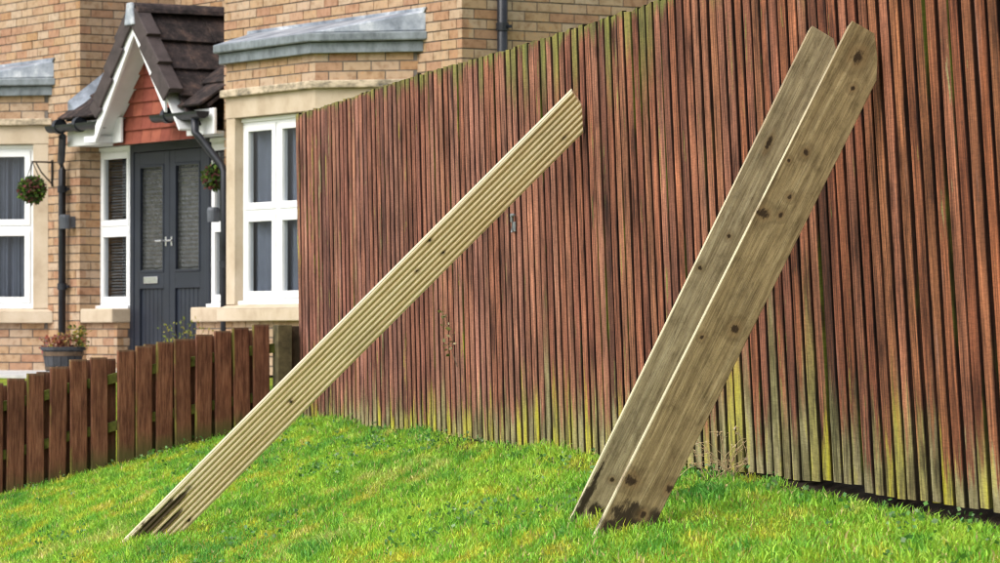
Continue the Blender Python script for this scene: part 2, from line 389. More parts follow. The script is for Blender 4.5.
# ------------------------------------------------------------------ the house (local: x along the front, y into the house, z up from the paving)
HA = R(32); HU = Vector((math.sin(HA), -math.cos(HA))); HI = Vector((math.cos(HA), math.sin(HA)))
HO = Vector(((462-500)/FP*30.0, 30.0))
house = empty('brick_house', (HO.x, HO.y, HG), math.atan2(HU.y, HU.x))
tag(house, 'buff brick house with canted bays, gabled porch and dark double doors behind the fences', 'house')
def UX(px, yl):            # position along the front of picture column px on the plane y = yl
    k = (px-500)/FP
    return (k*(HO.y+yl*HI.y) - HO.x - yl*HI.x)/(HU.x - k*HU.y)
def LZ(px, py, yl):
    u = UX(px, yl); Y = HO.y + u*HU.y + yl*HI.y
    return .30 + (HOR-py)/FP*Y
def to_px(x, y, z):
    X = HO.x + x*HU.x + y*HI.x; Y = HO.y + x*HU.y + y*HI.y
    return 500 + X/Y*FP, HOR - (z-.30)/Y*FP, FP/Y

paving = MB().prism([(-12, -2.4), (-2.2, -2.4), (-2.2, 1.2), (-12, 1.2)], -.12, 0).build('paving', M['paving'])
paving.location = house.location; paving.rotation_euler = house.rotation_euler
tag(paving, 'pale paving in front of the brick house', 'paving', kind='structure')

BRICKS = []     # (visible score, wall, origin, dir, inward normal, a, b, z0, z1)
def clip_cells(a, b, z0, z1, holes):
    for (ha, hb, hz0, hz1) in holes:
        if a >= ha-1e-6 and b <= hb+1e-6 and z0 >= hz0-1e-6 and z1 <= hz1+1e-6: return None
        if z0 < hz1-.02 and z1 > hz0+.02 and a < hb and b > ha:
            if a < ha < b: b = ha
            elif a < hb < b: a = hb
            else: return None
    return (a, b) if b-a > .03 else None
def lay_bricks(wall, o, d, nin, L, z0, z1, holes=(), phase=0, vis=True):
    o = Vector(o); d = Vector(d); nin = Vector(nin); row = 0; z = z0
    while z < z1-.02:
        zt = min(z+.065, z1); a = -(.1125 if (row+phase) % 2 else 0)
        while a < L:
            b = a+.215; c = clip_cells(max(a, 0), min(b, L), z, zt, holes)
            if c:
                m = o + d*((c[0]+c[1])/2); px, py, s = to_px(m.x, m.y, (z+zt)/2)
                ok = vis and -5 < px < 1003 and py > -6 and (py < 113-.296*(px-303) if px > 300 else py < 372-.17*px)
                fs = abs((d.x*HU.x + d.y*HI.x) - (px-500)/FP*(d.x*HU.y + d.y*HI.y))
                BRICKS.append(((c[1]-c[0])*s*fs if ok else 0, wall, o, d, nin, c[0], c[1], z, zt))
            a += .225
        z += .075; row += 1
def wall(name, o, d, nin, L, z0, z1, holes=(), thick=.11, phase=0):
    """mortar backing cut round the holes, 6 mm behind the brick faces"""
    mb = MB(); o = Vector(o); d = Vector(d); nin = Vector(nin)
    us = sorted({0, L, *[h[0] for h in holes], *[h[1] for h in holes]}); zs = sorted({z0, z1, *[h[2] for h in holes], *[h[3] for h in holes]})
    us = [u for u in us if 0 <= u <= L]; zs = [z for z in zs if z0 <= z <= z1]
    for ua, ub in zip(us, us[1:]):
        for za, zb in zip(zs, zs[1:]):
            um, zm = (ua+ub)/2, (za+zb)/2
            if any(h[0] < um < h[1] and h[2] < zm < h[3] for h in holes): continue
            ua, ub = (.014 if ua == 0 else ua), (L-.014 if ub == L else ub)
            q = [o+d*ua+nin*.008, o+d*ub+nin*.008, o+d*ub+nin*thick, o+d*ua+nin*thick]
            mb.hexa([(p.x, p.y, za) for p in q], [(p.x, p.y, zb) for p in q])
    w_ = mb.build(name, M['mortar'], house)
    lay_bricks(w_, o, d, nin, L, z0, z1, holes, phase)
    return w_

ZT = 3.9
WING = -6.506
# ------- canted bays
def outline(p, sh):
    return [(-3.247-1.414*p+sh, 0), (-2.67-.414*p+sh, -.577-p), (-1.221+.414*p+sh, -.577-p), (-.644+1.414*p+sh, 0)]
def face_pt(a, b, t, n, off):      # point at distance t along a face, off outwards
    return Vector(a) + (Vector(b)-Vector(a)).normalized()*t + n*off
def window_on(a, b, t0, t1, z0, z1, back, ncase, transom, depth=.06, curtain=True, sw=.055):
    a = Vector(a); b = Vector(b); d = (b-a).normalized(); n = Vector((d.y, -d.x))        # outward
    mb = MB()
    def bar(u0, u1, za, zb, o0, o1):
        q = [a+d*u0+n*o0, a+d*u1+n*o0, a+d*u1+n*o1, a+d*u0+n*o1]
        mb.hexa([(p.x, p.y, za) for p in q], [(p.x, p.y, zb) for p in q])
    f0 = -back; fi = f0-depth
    bar(t0, t1, z1-.055, z1, fi, f0); bar(t0, t1, z0, z0+.05, fi, f0); bar(t0, t0+.05, z0+.05, z1-.055, fi, f0); bar(t1-.05, t1, z0+.05, z1-.055, fi, f0)
    bar(t0-.01, t1+.01, z0-.001, z0+.028, f0+.002, f0+.045)                                     # cill nosing
    bar(t0+.004, t1-.004, z1-.034, z1-.002, f0+.002, f0+.018)                                   # drip bar
    wdt = (t1-t0)/ncase; panes = []
    for i in range(ncase):
        c0, c1 = t0+i*wdt, t0+(i+1)*wdt
        if i: bar(c0-.03, c0+.03, z0+.05, z1-.055, fi, f0)
        s0 = c0+(.05 if i == 0 else .03); s1 = c1-(.05 if i == ncase-1 else .03); g0, g1 = z0+.05, z1-.055
        o0, o1 = f0-.04, f0+.012
        for (za, zb) in ([(g0, transom-.02), (transom+.02, g1)] if transom else [(g0, g1)]):
            bar(s0, s1, za, za+.055, o0, o1); bar(s0, s1, zb-.055, zb, o0, o1); bar(s0, s0+sw, za+.055, zb-.055, o0, o1); bar(s1-sw, s1, za+.055, zb-.055, o0, o1)
            panes.append((s0+sw, s1-sw, za+.055, zb-.055))
        if transom: bar(s0, s1, transom-.02, transom+.02, fi, f0+.003)
    w_ = mb.build('window', M['white'], house, .004)
    for (u0, u1, za, zb) in panes:
        q = [a+d*u0+n*(f0-.012), a+d*u1+n*(f0-.012), a+d*u1+n*(f0-.018), a+d*u0+n*(f0-.018)]
        MB().hexa([(p.x, p.y, za) for p in q], [(p.x, p.y, zb) for p in q]).build('pane', M['glass'], w_)
    if curtain == 'blind':
        cb = MB(); z = z0+.06
        while z < z1-.08:
            q = [a+d*(t0+.05)+n*(f0-.075), a+d*(t1-.05)+n*(f0-.075), a+d*(t1-.05)+n*(f0-.10), a+d*(t0+.05)+n*(f0-.10)]
            cb.hexa([(p.x, p.y, z+(.0 if i < 2 else .014)) for i, p in enumerate(q)], [(p.x, p.y, z+.002+(.0 if i < 2 else .014)) for i, p in enumerate(q)]); z += .027
        tag(cb.build('blind', M['blind'], w_), kind='stuff')
    elif curtain:                                                                                 # folded net curtain a hand behind the glass
        cb = MB(); N = 60; vs = []
        for i in range(N+1):
            u = t0+.05+(t1-t0-.1)*i/N; o = f0-.085+.014*math.sin(i*1.25+1.6*math.sin(i*.31+z0))+.016*math.sin(i*.37+t1*9)
            p = a+d*u+n*o; vs += [(p.x, p.y, z0+.04), (p.x, p.y, z1-.06)]
        cb.add(vs, [(2*i, 2*i+2, 2*i+3, 2*i+1) for i in range(N)]).build('curtain', M['curtain'], w_, smooth=True)
    return w_

def bay(sh):
    o0 = outline(0, sh); oi = outline(-.12, sh)
    seg = list(zip(o0, o0[1:])); segi = list(zip(oi, oi[1:]))
    def slab(name, p, z0, z1, mat, bev=.006, p2=None):
        return MB().prism(outline(p, sh), z0, z1, outline(p2, sh) if p2 is not None else None).build(name, M[mat], house, bev)
    for nm, z0, z1, ph in (('bay_plinth', 0, .425, 0), ('bay_wall', 2.272, 2.480, 1)):
        core = MB().prism(outline(-.006, sh), z0, z1).build(nm, M['mortar'], house)
        for a, b in seg:
            d = (Vector(b)-Vector(a)); L = d.length; d.normalize(); nin = Vector((-d.y, d.x))
            lay_bricks(core, a, d, nin, L, z0, z1, (), ph)
    slab('bay_sill', .07, .425, .525, 'stone', .008); MB().prism(outline(.07, sh), .525, .556, outline(-.02, sh)).build('sill_weathering', M['stone'], house)
    slab('bay_lintel', .006, 2.044, 2.212, 'stone', .004); slab('bay_ledge', .05, 2.212, 2.272, 'ledge', .008)
    slab('lower_fascia', .055, 2.480, 2.562, 'fascia', .004); slab('upper_fascia', .10, 2.566, 2.635, 'fascia', .012)
    rf = MB(); lo = outline(.085, sh); hi = [(-3.36+sh, 0), (-3.30+sh, -.02), (-.60+sh, -.02), (-.53+sh, 0)]
    rf.prism(lo, 2.636, 2.790, hi).build('bay_roof', M['lead'], house, .01)
    MB().hexa([(-3.40+sh, -.014, 2.72), (-.60+sh, -.014, 2.72), (-.60+sh, -.004, 2.72), (-3.40+sh, -.004, 2.72)], [(-3.36+sh, -.014, 2.815), (-.50+sh, -.014, 2.815), (-.50+sh, -.004, 2.815), (-3.36+sh, -.004, 2.815)]).build('lead_flashing', M['lead'], house, .003)
    # stone piers between sill and lintel, windows in the three faces
    for (a, b), (ai, bi), nc in zip(seg, segi, (1, 2, 1)):
        A, B, Ai, Bi = map(Vector, (a, b, ai, bi)); d = (B-A).normalized(); jw = .145
        for (p, pi, q) in ((A, Ai, A+d*jw), (B, Bi, B-d*jw)):
            nin = Vector((-d.y, d.x)); qi = q+nin*.12
            MB().prism([p, q, qi, pi], .557, 2.044).build('window_jamb', M['stone'], house, .004)
        window_on(a, b, jw, (B-A).length-jw, .557, 2.042, .075, nc, 1.29)
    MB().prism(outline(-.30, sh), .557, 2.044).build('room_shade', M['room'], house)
bay(0); bay(WING)

# ------- walls of the two wings, side wall, porch recess
bh = (-3.787-.0, 0)
def wing_holes(x0): return [(x0+.54, x0+3.143, -1, 2.76)]
wall('wing_wall', (-3.787, 0), (1, 0), (0, 1), 3.787, 0, ZT, [(.62, 3.06, 0, 2.70)])
wall('wing_wall', (-10.3, 0), (1, 0), (0, 1), 10.3+WING, 0, ZT, [(.63, 3.07, 0, 2.70)])
wall('side_wall', (0, 0), (0, 1), (-1, 0), 7.0, 0, ZT, phase=1)
wall('recess_side_wall', (WING, 0), (0, 1), (-1, 0), 1.0, 0, ZT, phase=1)
wall('recess_side_wall', (-3.787, 1.0), (0, -1), (1, 0), 1.0, 0, ZT, phase=1)
wall('recess_back_wall', (WING, .95), (1, 0), (0, 1), -3.787-WING, 2.0, ZT)

# ------- porch front: side lights, double doors
YD = .20
xl, xd0, xd1, xr = WING+.006, UX(132.5, YD), UX(210, YD), -3.793
zh = 1.985
for (u0, u1) in ((xl, xd0-.02), (xd1+.02, xr)):
    core = MB().box(u0+.012, u1-.012, YD-.132, YD+.10, 0, .425).build('side_light_plinth', M['mortar'], house)
    lay_bricks(core, (u0, YD-.14), (1, 0), (0, 1), u1-u0, 0, .425)
    end = (u1, 1) if u1 < -5 else (u0, -1)
    if end[1] > 0: lay_bricks(core, (u1, YD-.14), (0, 1), (-1, 0), .14, 0, .425, phase=1)
    else: lay_bricks(core, (u0, YD), (0, -1), (1, 0), .14, 0, .425, phase=1)
    MB().box(u0, u1+(.0 if end[1] < 0 else .012), YD-.20, YD+.10, .425, .55).build('window_sill', M['stone'], house, .012)
    window_on((u0, YD), (u1, YD), .0, (u1-u0), .551, zh, 0, 1, 1.26, curtain='blind', sw=.03)
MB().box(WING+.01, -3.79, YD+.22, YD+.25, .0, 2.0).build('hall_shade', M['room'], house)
fr = MB().box(xd0-.018, xd0+.055, YD-.02, YD+.07, .02, zh).box(xd1-.055, xd1+.018, YD-.02, YD+.07, .02, zh).box(xd0+.055, xd1-.055, YD-.02, YD+.07, zh-.07, zh)
fr.build('door_frame', M['door'], house, .005)
dm = (xd0+xd1)/2
for (u0, u1, sgn) in ((xd0+.058, dm-.003, 1), (dm+.003, xd1-.058, -1)):
    y0, y1 = YD-.012, YD+.04; st = .10; zg0, zg1 = .86, zh-.19
    lf = MB().box(u0, u0+st, y0, y1, .03, zh-.075).box(u1-st, u1, y0, y1, .03, zh-.075).box(u0+st, u1-st, y0, y1, zg1, zh-.075).box(u0+st, u1-st, y0, y1, .72, zg0).box(u0+st, u1-st, y0, y1, .03, .17)
    k = 6
    for i in range(k):
        a = u0+st+(u1-u0-2*st)*i/k; b = u0+st+(u1-u0-2*st)*(i+1)/k
        lf.box(a+.004, b-.004, y0+.02, y1-.004, .17, .72)
    lf.box(u0+st, u1-st, y0+.028, y1-.008, .17, .72)
    door = lf.build('door', M['door'], house, .004)
    MB().box(u0+st, u1-st, y0+.022, y0+.03, zg0, zg1).build('pane', M['obscure'], door)
    bd = MB().box(u0+st, u0+st+.022, y0-.006, y0+.02, zg0, zg1).box(u1-st-.022, u1-st, y0-.006, y0+.02, zg0, zg1).box(u0+st+.022, u1-st-.022, y0-.006, y0+.02, zg1-.022, zg1).box(u0+st+.022, u1-st-.022, y0-.006, y0+.02, zg0, zg0+.022)
    bd.build('glazing_bead', M['door'], door, .003)
    hx = u1-.05 if sgn > 0 else u0+.05
    hb = MB().box(hx-.013, hx+.013, y0-.010, y0-.001, 1.085, 1.165)
    hb.tube([(hx, y0-.01, 1.13), (hx, y0-.055, 1.13), (hx-.095*sgn, y0-.058, 1.13)], .010, 8).build('handle', M['chrome'], door, .002)
    if sgn > 0: MB().box((u0+u1)/2-.13, (u0+u1)/2+.13, y0-.014, y0-.001, .765, .825).build('letter_box', M['chrome'], door, .004)
MB().box(xd0-.05, xd1+.05, YD-.30, YD+.1, 0.002, .028).build('door_step', M['stone'], house, .006)

# ------- porch roof
YV = -.30; ht_y = -.07
um = UX(133.5, YV); zr = LZ(133.5, 13, YV); hw = (UX(165.5, YV)-UX(94.5, YV))/2
ze = LZ(98, 111, YV); tn = (zr-ze)/hw; ang = math.atan(tn)
fas_y = -.13; zf0, zf1 = 1.985, 2.20
tl = math.tan(R(37)); zl0 = 2.215
def zl(y): return zl0 + (y+.17)*tl
sl = (hw)/math.cos(ang)
roof = MB()
for sgn in (-1, 1):         # white boarded undersides of the gable
    x0, z0 = um, zr-.05; lw = (zr-.05-zf0-.05)/tn; x1, z1 = um+sgn*lw, zr-.05-lw*tn
    nx, nz = sgn*math.sin(ang)*.022, math.cos(ang)*.022
    q = lambda y: [(x0, y, z0), (x1, y, z1), (x1-nx, y, z1-nz), (x0, y, z0-.022/math.cos(ang))]
    roof.hexa(q(YV+.02), q(-.02))
porch = roof.build('porch_roof', M['soffit'], house)
MB().box(um-lw-.16, um-lw+.07, YV+.004, ht_y+.02, zf0, zf0+.058).build('gable_foot', M['soffit'], porch, .004)
bb = MB()
for sgn in (-1, 1):         # barge boards on the gable edge
    x0, z0 = um, zr-.047; L_ = (z0-zf0-(.14 if sgn < 0 else .33))/tn; x1, z1 = um+sgn*L_, z0-L_*tn
    vd = .085/math.cos(ang)
    y0, y1 = YV-.002, YV+.022
    bb = MB().hexa([(x0, y0, z0), (x1, y0, z1), (x1, y0, z1-vd), (x0, y0, z0-vd)], [(x0, y1, z0), (x1, y1, z1), (x1, y1, z1-vd), (x0, y1, z0-vd)])
    bb.build('barge_board', M['white'], porch)
def slope_pt(sgn, s, y, h):     # s down the slope, h above it
    return (um + sgn*(s*math.cos(ang) + h*math.sin(ang)), y, zr - s*math.sin(ang) + h*math.cos(ang))
gauge = sl/3.25
for sgn in (-1, 1):
    for r_ in range(4):
        s0 = r_*gauge; s1 = s0+gauge+.05
        for c_ in range(5):
            y0 = YV+.09+c_*.27; y1 = y0+.266; j = random.uniform(-.006, .006)
            if zl(y1) > slope_pt(sgn, s0, 0, 0)[2]+.18: continue
            h0, h1 = .010, .052+j; th = .024
            q0 = [slope_pt(sgn, s0, y0, h0), slope_pt(sgn, s1, y0, h1), slope_pt(sgn, s1, y1, h1-.006), slope_pt(sgn, s0, y1, h0)]
            q1 = [slope_pt(sgn, s0, y0, h0+th), slope_pt(sgn, s1, y0, h1+th), slope_pt(sgn, s1, y1, h1-.006+th), slope_pt(sgn, s0, y1, h0+th)]
            MB().hexa(q0, q1).build('roof_tile', M['roof'], porch, .006)
    for r_ in range(4):         # cloaked verge tiles at the gable edge
        s0, s1 = r_*gauge+.01, min((r_+1)*gauge+.03, sl+(.05 if sgn < 0 else -.06))
        if s1-s0 < .04: continue; h0, h1 = .0, .035
        mb = MB()
        for (ya, yb, lo, hi) in ((YV-.03, YV+.10, .018, .074), (YV-.034, YV-.012, -.085, .072)):
            mb.hexa([slope_pt(sgn, s0, ya, h0+lo), slope_pt(sgn, s1, ya, h1+lo), slope_pt(sgn, s1, yb, h1+lo), slope_pt(sgn, s0, yb, h0+lo)],
                    [slope_pt(sgn, s0, ya, h0+hi), slope_pt(sgn, s1, ya, h1+hi), slope_pt(sgn, s1, yb, h1+hi), slope_pt(sgn, s0, yb, h0+hi)])
        mb.build('verge_tile', M['verge'], porch, .006)
for i in range(3):              # ridge tiles
    y0, y1 = YV-.02+i*.42, YV+.40+i*.42; mb = MB(); pts = []
    for k in range(9):
        a = math.pi*(k/8)*.86+math.pi*.07; pts.append((um+.125*math.cos(a), zr-.02+.115*math.sin(a)))
    n = len(pts); inn = [(um+(x-um)*.82, zr-.02+(z-zr+.02)*.82) for x, z in pts]
    ring = pts+inn[::-1]
    mb.add([(x, y0, z) for x, z in ring]+[(x, y1, z) for x, z in ring], [tuple(range(len(ring))), tuple(range(len(ring), 2*len(ring)))]+[(k, (k+1) % len(ring), len(ring)+(k+1) % len(ring), len(ring)+k) for k in range(len(ring))])
    mb.build('ridge_tile', M['roof'], porch, .004)
MB().prism([(um-.09, YV-.05), (um+.09, YV-.05), (um+.09, YV-.021), (um-.09, YV-.021)], zr-.10, zr+.09, [(um-.05, YV-.05), (um+.05, YV-.05), (um+.05, YV-.021), (um-.05, YV-.021)]).build('ridge_end_cap', M['lead'], porch, .01)
# lean-to roof either side
lean = MB()
def valley(y): return max(0.0, (zr-.03-zl(y))/tn)
for sgn, xe in ((-1, WING+.01), (1, -3.795)):
    ya, yb = -.14, .94
    xa, xb = um+sgn*valley(ya), um+sgn*valley(yb)
    lean.hexa([(xe, ya, zl(ya)-.03), (xa, ya, zl(ya)-.03), (xb, yb, zl(yb)-.03), (xe, yb, zl(yb)-.03)], [(xe, ya, zl(ya)), (xa, ya, zl(ya)), (xb, yb, zl(yb)), (xe, yb, zl(yb))])
lo_ = lean.build('lean_to_roof', M['roof'], house)
ca, sa = math.cos(R(37)), math.sin(R(37))
def lean_pt(x, s, h): return (x, -.20+s*ca-h*sa, zl(-.20)+s*sa+h*ca)
for sgn, xe in ((-1, WING+.012), (1, -3.797)):
    for r_ in range(5):
        s0, s1 = r_*.335, r_*.335+.40
        c_ = 0
        while True:
            x0 = xe - sgn*c_*.30; x1 = x0 - sgn*.296; c_ += 1
            lim = um+sgn*(valley(-.20+(s0+.17)*ca)+.05)
            if sgn*(x0-lim) <= .02 or c_ > 8: break
            if sgn*(x1-lim) < 0: x1 = lim
            q0 = [lean_pt(x0, s0, .030), lean_pt(x1, s0, .030), lean_pt(x1, s1, .006), lean_pt(x0, s1, .006)]
            q1 = [lean_pt(x0, s0, .055), lean_pt(x1, s0, .055), lean_pt(x1, s1, .03), lean_pt(x0, s1, .03)]
            MB().hexa(q0, q1).build('roof_tile', M['roof'], lo_, .006)
# flashing that climbs the side wall above the lean-to
for (x0, x1) in ((WING+.001, WING+.14),):
    mb = MB(); mb.hexa([(x0, -.12, zl(-.12)+.05), (x1, -.12, zl(-.12)+.05), (x1, .9, zl(.9)+.05), (x0, .9, zl(.9)+.05)], [(x0, -.12, zl(-.12)+.14), (x0+.012, -.12, zl(-.12)+.14), (x0+.012, .9, zl(.9)+.14), (x0, .9, zl(.9)+.14)])
    mb.build('lead_flashing', M['lead'], house)
# fascias, soffit and gutters
gl, gr = um-hw+.03, um+hw-.03
MB().box(UX(67, fas_y), gl+.05, fas_y, fas_y+.025, zf0, zf1).build('porch_fascia', M['white'], house, .004)
MB().box(gr, -3.72, fas_y, fas_y+.025, zf0, zf1).build('porch_fascia', M['white'], house, .004)
for (xa, xb, ya) in ((WING+.01, gl, fas_y+.026), (gl+.001, gr-.001, .02), (gr, -3.795, fas_y+.026)): MB().box(xa, xb, ya, YD+.1, zf0+.006, zf0+.03).build('porch_soffit', M['soffit'], house)
def gutter(x0, x1, y, z):
    mb = MB(); r = .062; prof = [(r*math.cos(math.pi+math.pi*k/8), r*math.sin(math.pi+math.pi*k/8)) for k in range(9)]
    prof += [(r*.86*math.cos(2*math.pi-math.pi*k/8), r*.86*math.sin(2*math.pi-math.pi*k/8)+.0) for k in range(9)]
    n = len(prof)
    mb.add([(x0, y+a, z+b) for a, b in prof]+[(x1, y+a, z+b) for a, b in prof], [(k, (k+1) % n, n+(k+1) % n, n+k) for k in range(n)]+[tuple(range(9)), tuple(range(n, n+9))])
    return mb.build('gutter', M['pipe'], house)
gz = zl0-.045; gy = fas_y-.095
gL = gutter(UX(50.5, gy), UX(104, gy), gy, gz); gR = gutter(UX(155, gy), -3.74, gy, gz)
for g_, xs in ((gL, (WING+.05, WING+.45)), (gR, (UX(168, gy),))):
    for x_ in xs: MB().tube([(x_-.03, gy, gz-.008), (x_+.03, gy, gz-.008)], .067, 14).build('gutter_union', M['pipe'], g_)
def pipe(pts, r=.034, clips=()):
    p_ = MB().tube(pts, r, 12).build('downpipe', M['pipe'], house, smooth=True)
    for (x, y, z) in clips:
        MB().tube([(x, y, z-.03), (x, y, z+.03)], r+.009, 12).box(x-.075, x+.075, y+.02, y+.04, z-.012, z+.012).build('pipe_clip', M['pipe'], p_)
xp = UX(62, -.06)
xo = UX(62.3, gy)
pipe([(xo, gy, gz-.04), (xo, gy, gz-.10), (xp, -.07, gz-.30), (xp, -.06, gz-.38), (xp, -.06, .08)], clips=[(xp, -.06, 1.62), (xp, -.06, .75)])
xq = UX(195, gy); xv = UX(224.5, -.05)
pipe([(xq, gy, gz-.05), (xq, gy, gz-.17), (xq+.03, gy+.01, gz-.20), (xv-.05, -.06, gz-.44), (xv, -.05, gz-.50), (xv, -.05, .08)], clips=[(xv, -.05, .9)])
yp = None
k_ = (498.5-500)/FP; ypipe = (k_*HO.y - HO.x)/(HI.x - k_*HI.y)
pipe([(.055, ypipe, .1), (.055, ypipe, ZT)], .04, clips=[(.055, ypipe, 2.64)])
# red tiles hung on the gable face
ht_y = -.07; z = zf0-.02; row = 0
tri = MB().hexa([(um-hw+.04, ht_y+.03, zf0-.02), (um+hw-.04, ht_y+.03, zf0), (um+hw-.04, ht_y+.05, zf0), (um-hw+.04, ht_y+.05, zf0)],
                [(um-.02, ht_y+.03, zr-.10), (um+.02, ht_y+.03, zr-.10), (um+.02, ht_y+.05, zr-.10), (um-.02, ht_y+.05, zr-.10)]).build('gable_panel', M['hung'], house)
while z < zr-.2:
    half = (zr-.09-z)/tn; x = um-half - (.09 if row % 2 else 0)
    while x < um+half:
        a, b = max(x, um-half), min(x+.176, um+half)
        if b-a > .03:
            at = max(a, um-max(.0, half-.15/tn)); bt = min(b, um+max(.0, half-.15/tn)); at, bt = min(at, b), max(bt, a)
            if bt < at: at = bt = (at+bt)/2
            zt = z+.15
            MB().hexa([(a, ht_y-.016, z), (b, ht_y-.016, z), (b, ht_y+.002, z), (a, ht_y+.002, z)], [(at, ht_y+.008, zt), (bt, ht_y+.008, zt), (bt, ht_y+.026, zt), (at, ht_y+.026, zt)]).build('hung_tile', M['hung'], tri)
        x += .18
    z += .118; row += 1
# wall lamps beside the downpipes
for (px, py, y) in ((69, 222, -.05), (217.5, 215, .10)):
    u = UX(px, y); zz = LZ(px, py, y)
    lm = MB().lathe([(.0, -.06), (.05, -.06), (.055, .04), (.045, .065), (.0, .068)], 14, (u, y-.04, zz)).box(u-.03, u+.03, y-.02, y+.055, zz-.05, zz+.05).build('wall_lamp', M['bulk'], house, .004)

# ------- lay the bricks: the largest in view one by one, the rest joined wall by wall
unit = MB().box(-.5, .5, -.5, .5, -.5, .5).mesh('brick'); unit.materials.append(M['brick'])
BRICKS.sort(key=lambda b: -b[0]); rest = {}
for i, (sc, wl, o, d, nin, a, b, z0, z1) in enumerate(BRICKS):
    jit = random.uniform(-.002, .003); m = o + d*((a+b)/2) + nin*(.03+jit)
    if i < 298 and sc > 0:
        ob = bpy.data.objects.new('brick', unit); C.objects.link(ob); ob.parent = wl
        ob.location = (m.x, m.y, (z0+z1)/2); ob.scale = (b-a, .06, z1-z0); ob.rotation_euler = (0, 0, math.atan2(d.y, d.x))
    else:
        mb = rest.setdefault(wl.name, (MB(), wl))[0]
        q = [o+d*a+nin*jit, o+d*b+nin*jit, o+d*b+nin*(.06+jit), o+d*a+nin*(.06+jit)]
        mb.hexa([(p.x, p.y, z0) for p in q], [(p.x, p.y, z1) for p in q])
for mb, wl in rest.values(): tag(mb.build('brickwork', M['brick'], wl), kind='stuff')

# ------------------------------------------------------------------ tall slatted fence
LEN_L = ((F1-F0).length)*( (FP/168-FP/(168+.2221*392)) / (FP/168-FP/319) )     # up to the step in the top edge
fence = empty('tall_fence', (F0.x, F0.y, float(ground_h(F0.x, F0.y))))
tag(fence, 'tall weathered red-brown fence of narrow vertical slats, green with algae at its foot', 'fence')
def fence_px(e):
    p = F0+FU*e; return 500+p.x/p.y*FP
def lean_at(e): return R(np.interp(fence_px(e), [300, 450, 620, 930, 1100], [.9, 1.5, 2.2, 3.7, 3.9]))
def fence_base(e): return ZC + float(np.interp(fence_px(e), [300, 420, 541, 712, 859, 861, 981, 1100], [-.492, -.485, -.510, -.512, -.506, -.532, -.542, -.545]))
def fence_point(e, h, off=0):       # a point on the front plane, off towards the lawn
    p = F0+FU*e; b = lean_at(e)
    q = p + FN*(h*math.tan(b)+off); return Vector((q.x, q.y, fence_base(e)+h))
def slat_mesh(k):
    r = random.Random(k); W, T, H = .084, .020, 1.82; lv = [0, .45, .95, 1.45, 1]; lv = [0, .5, 1.0, 1.45, H]; mb = MB(); vs = []; cut = r.uniform(-.006, .006)
    for j, z in enumerate(lv):
        ox, oy = r.uniform(-.003, .003), r.uniform(-.0008, .0008); ww = W/2+r.uniform(-.003, .003); c = .0025
        for (x, y) in ((-ww, T), (-ww, c), (-ww+c, 0), (ww-c, 0), (ww, c), (ww, T)):
            vs.append((x+ox, y+oy-.0, z + (cut*x/W*2 if j == len(lv)-1 else 0)))
    fs = [tuple(range(5, -1, -1)), tuple(range(24, 30))]
    for j in range(4):
        for k2 in range(6): fs.append((j*6+k2, j*6+(k2+1) % 6, (j+1)*6+(k2+1) % 6, (j+1)*6+k2))
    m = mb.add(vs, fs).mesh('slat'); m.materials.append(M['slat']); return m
SL = [slat_mesh(i) for i in range(14)]
PIT = .1135
PAL = [(.255, .112, .075), (.25, .100, .064), (.265, .122, .085), (.205, .080, .055), (.24, .100, .066), (.18, .076, .056), (.28, .125, .092), (.25, .112, .07), (.26, .104, .064), (.24, .095, .06)]
def place_slat(e, back, H, col, mossy):
    b = lean_at(e); zz = Vector((FN.x*math.sin(b), FN.y*math.sin(b), math.cos(b))).normalized()
    xx = Vector((FU.x, FU.y, 0)); xx = (Matrix.Rotation(random.gauss(0, .002), 3, zz.cross(xx)) @ xx); zz2 = Matrix.Rotation(random.gauss(0, .0025), 3, zz.cross(xx)) @ zz
    yy = zz2.cross(xx).normalized(); xx = yy.cross(zz2)
    o = bpy.data.objects.new('slat', random.choice(SL)); C.objects.link(o); o.parent = fence
    jk = min(1, max(.25, (fence_px(e)-350)/500)); off = random.uniform(-.0035, .0035)*jk + (0 if not back else -.020-.045)
    base = fence_point(e, 0, off - (0 if not back else .0)) - fence.location
    base.z += random.uniform(-.008, .008)*jk
    sx = random.uniform(.93, 1.06)
    m = Matrix((( xx.x*sx, yy.x, zz2.x*H/1.82, base.x), (xx.y*sx, yy.y, zz2.y*H/1.82, base.y), (xx.z*sx, yy.z, zz2.z*H/1.82, base.z), (0, 0, 0, 1)))
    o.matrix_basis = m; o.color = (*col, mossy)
    return o
e = .05; END = (F1-F0).length + 3.3; ns = 0
while e < END:
    px = fence_px(e); right = e > LEN_L
    h = float(np.interp(px, [300, 690], [1.812, 1.853]))+random.uniform(-.003, .003) if not right else 1.99+random.uniform(-.01, .01)
    if right and px > 860: h += .03
    t_ = min(1, max(0, (px-300)/680))
    c0 = random.choice(PAL); gs = .10+.10*t_; g = random.uniform(1-gs, 1+gs)
    sat = .84+.24*t_; lum = sum(c0)/3; g *= 1.12-.20*t_
    col = [(lum+(c-lum)*sat*1.0)*g for c in c0]
    col[2] *= 1-.20*t_
    if random.random() < .12*t_: col = [c*.6 for c in col]
    moss = np.interp(px, [300, 420, 560, 680, 760, 900, 1000], [.16, .30, .42, .50, .55, .42, .40])*random.uniform(.55, 1.45)
    if random.random() < .10: moss *= 1.9
    topm = int(np.interp(px, [300, 440, 520, 690, 760, 1000], [8, 25, 80, 100, 80, 45]))
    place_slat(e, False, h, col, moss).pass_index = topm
    if e+PIT/2 < END and abs(e+PIT/2-LEN_L) > .05: place_slat(e+PIT/2, True, h-.03, [c*.12 for c in col], moss*.2)  # back boards coloured near black, painting in the shade of the gaps
    e += PIT*random.uniform(.985, 1.015); ns += 1
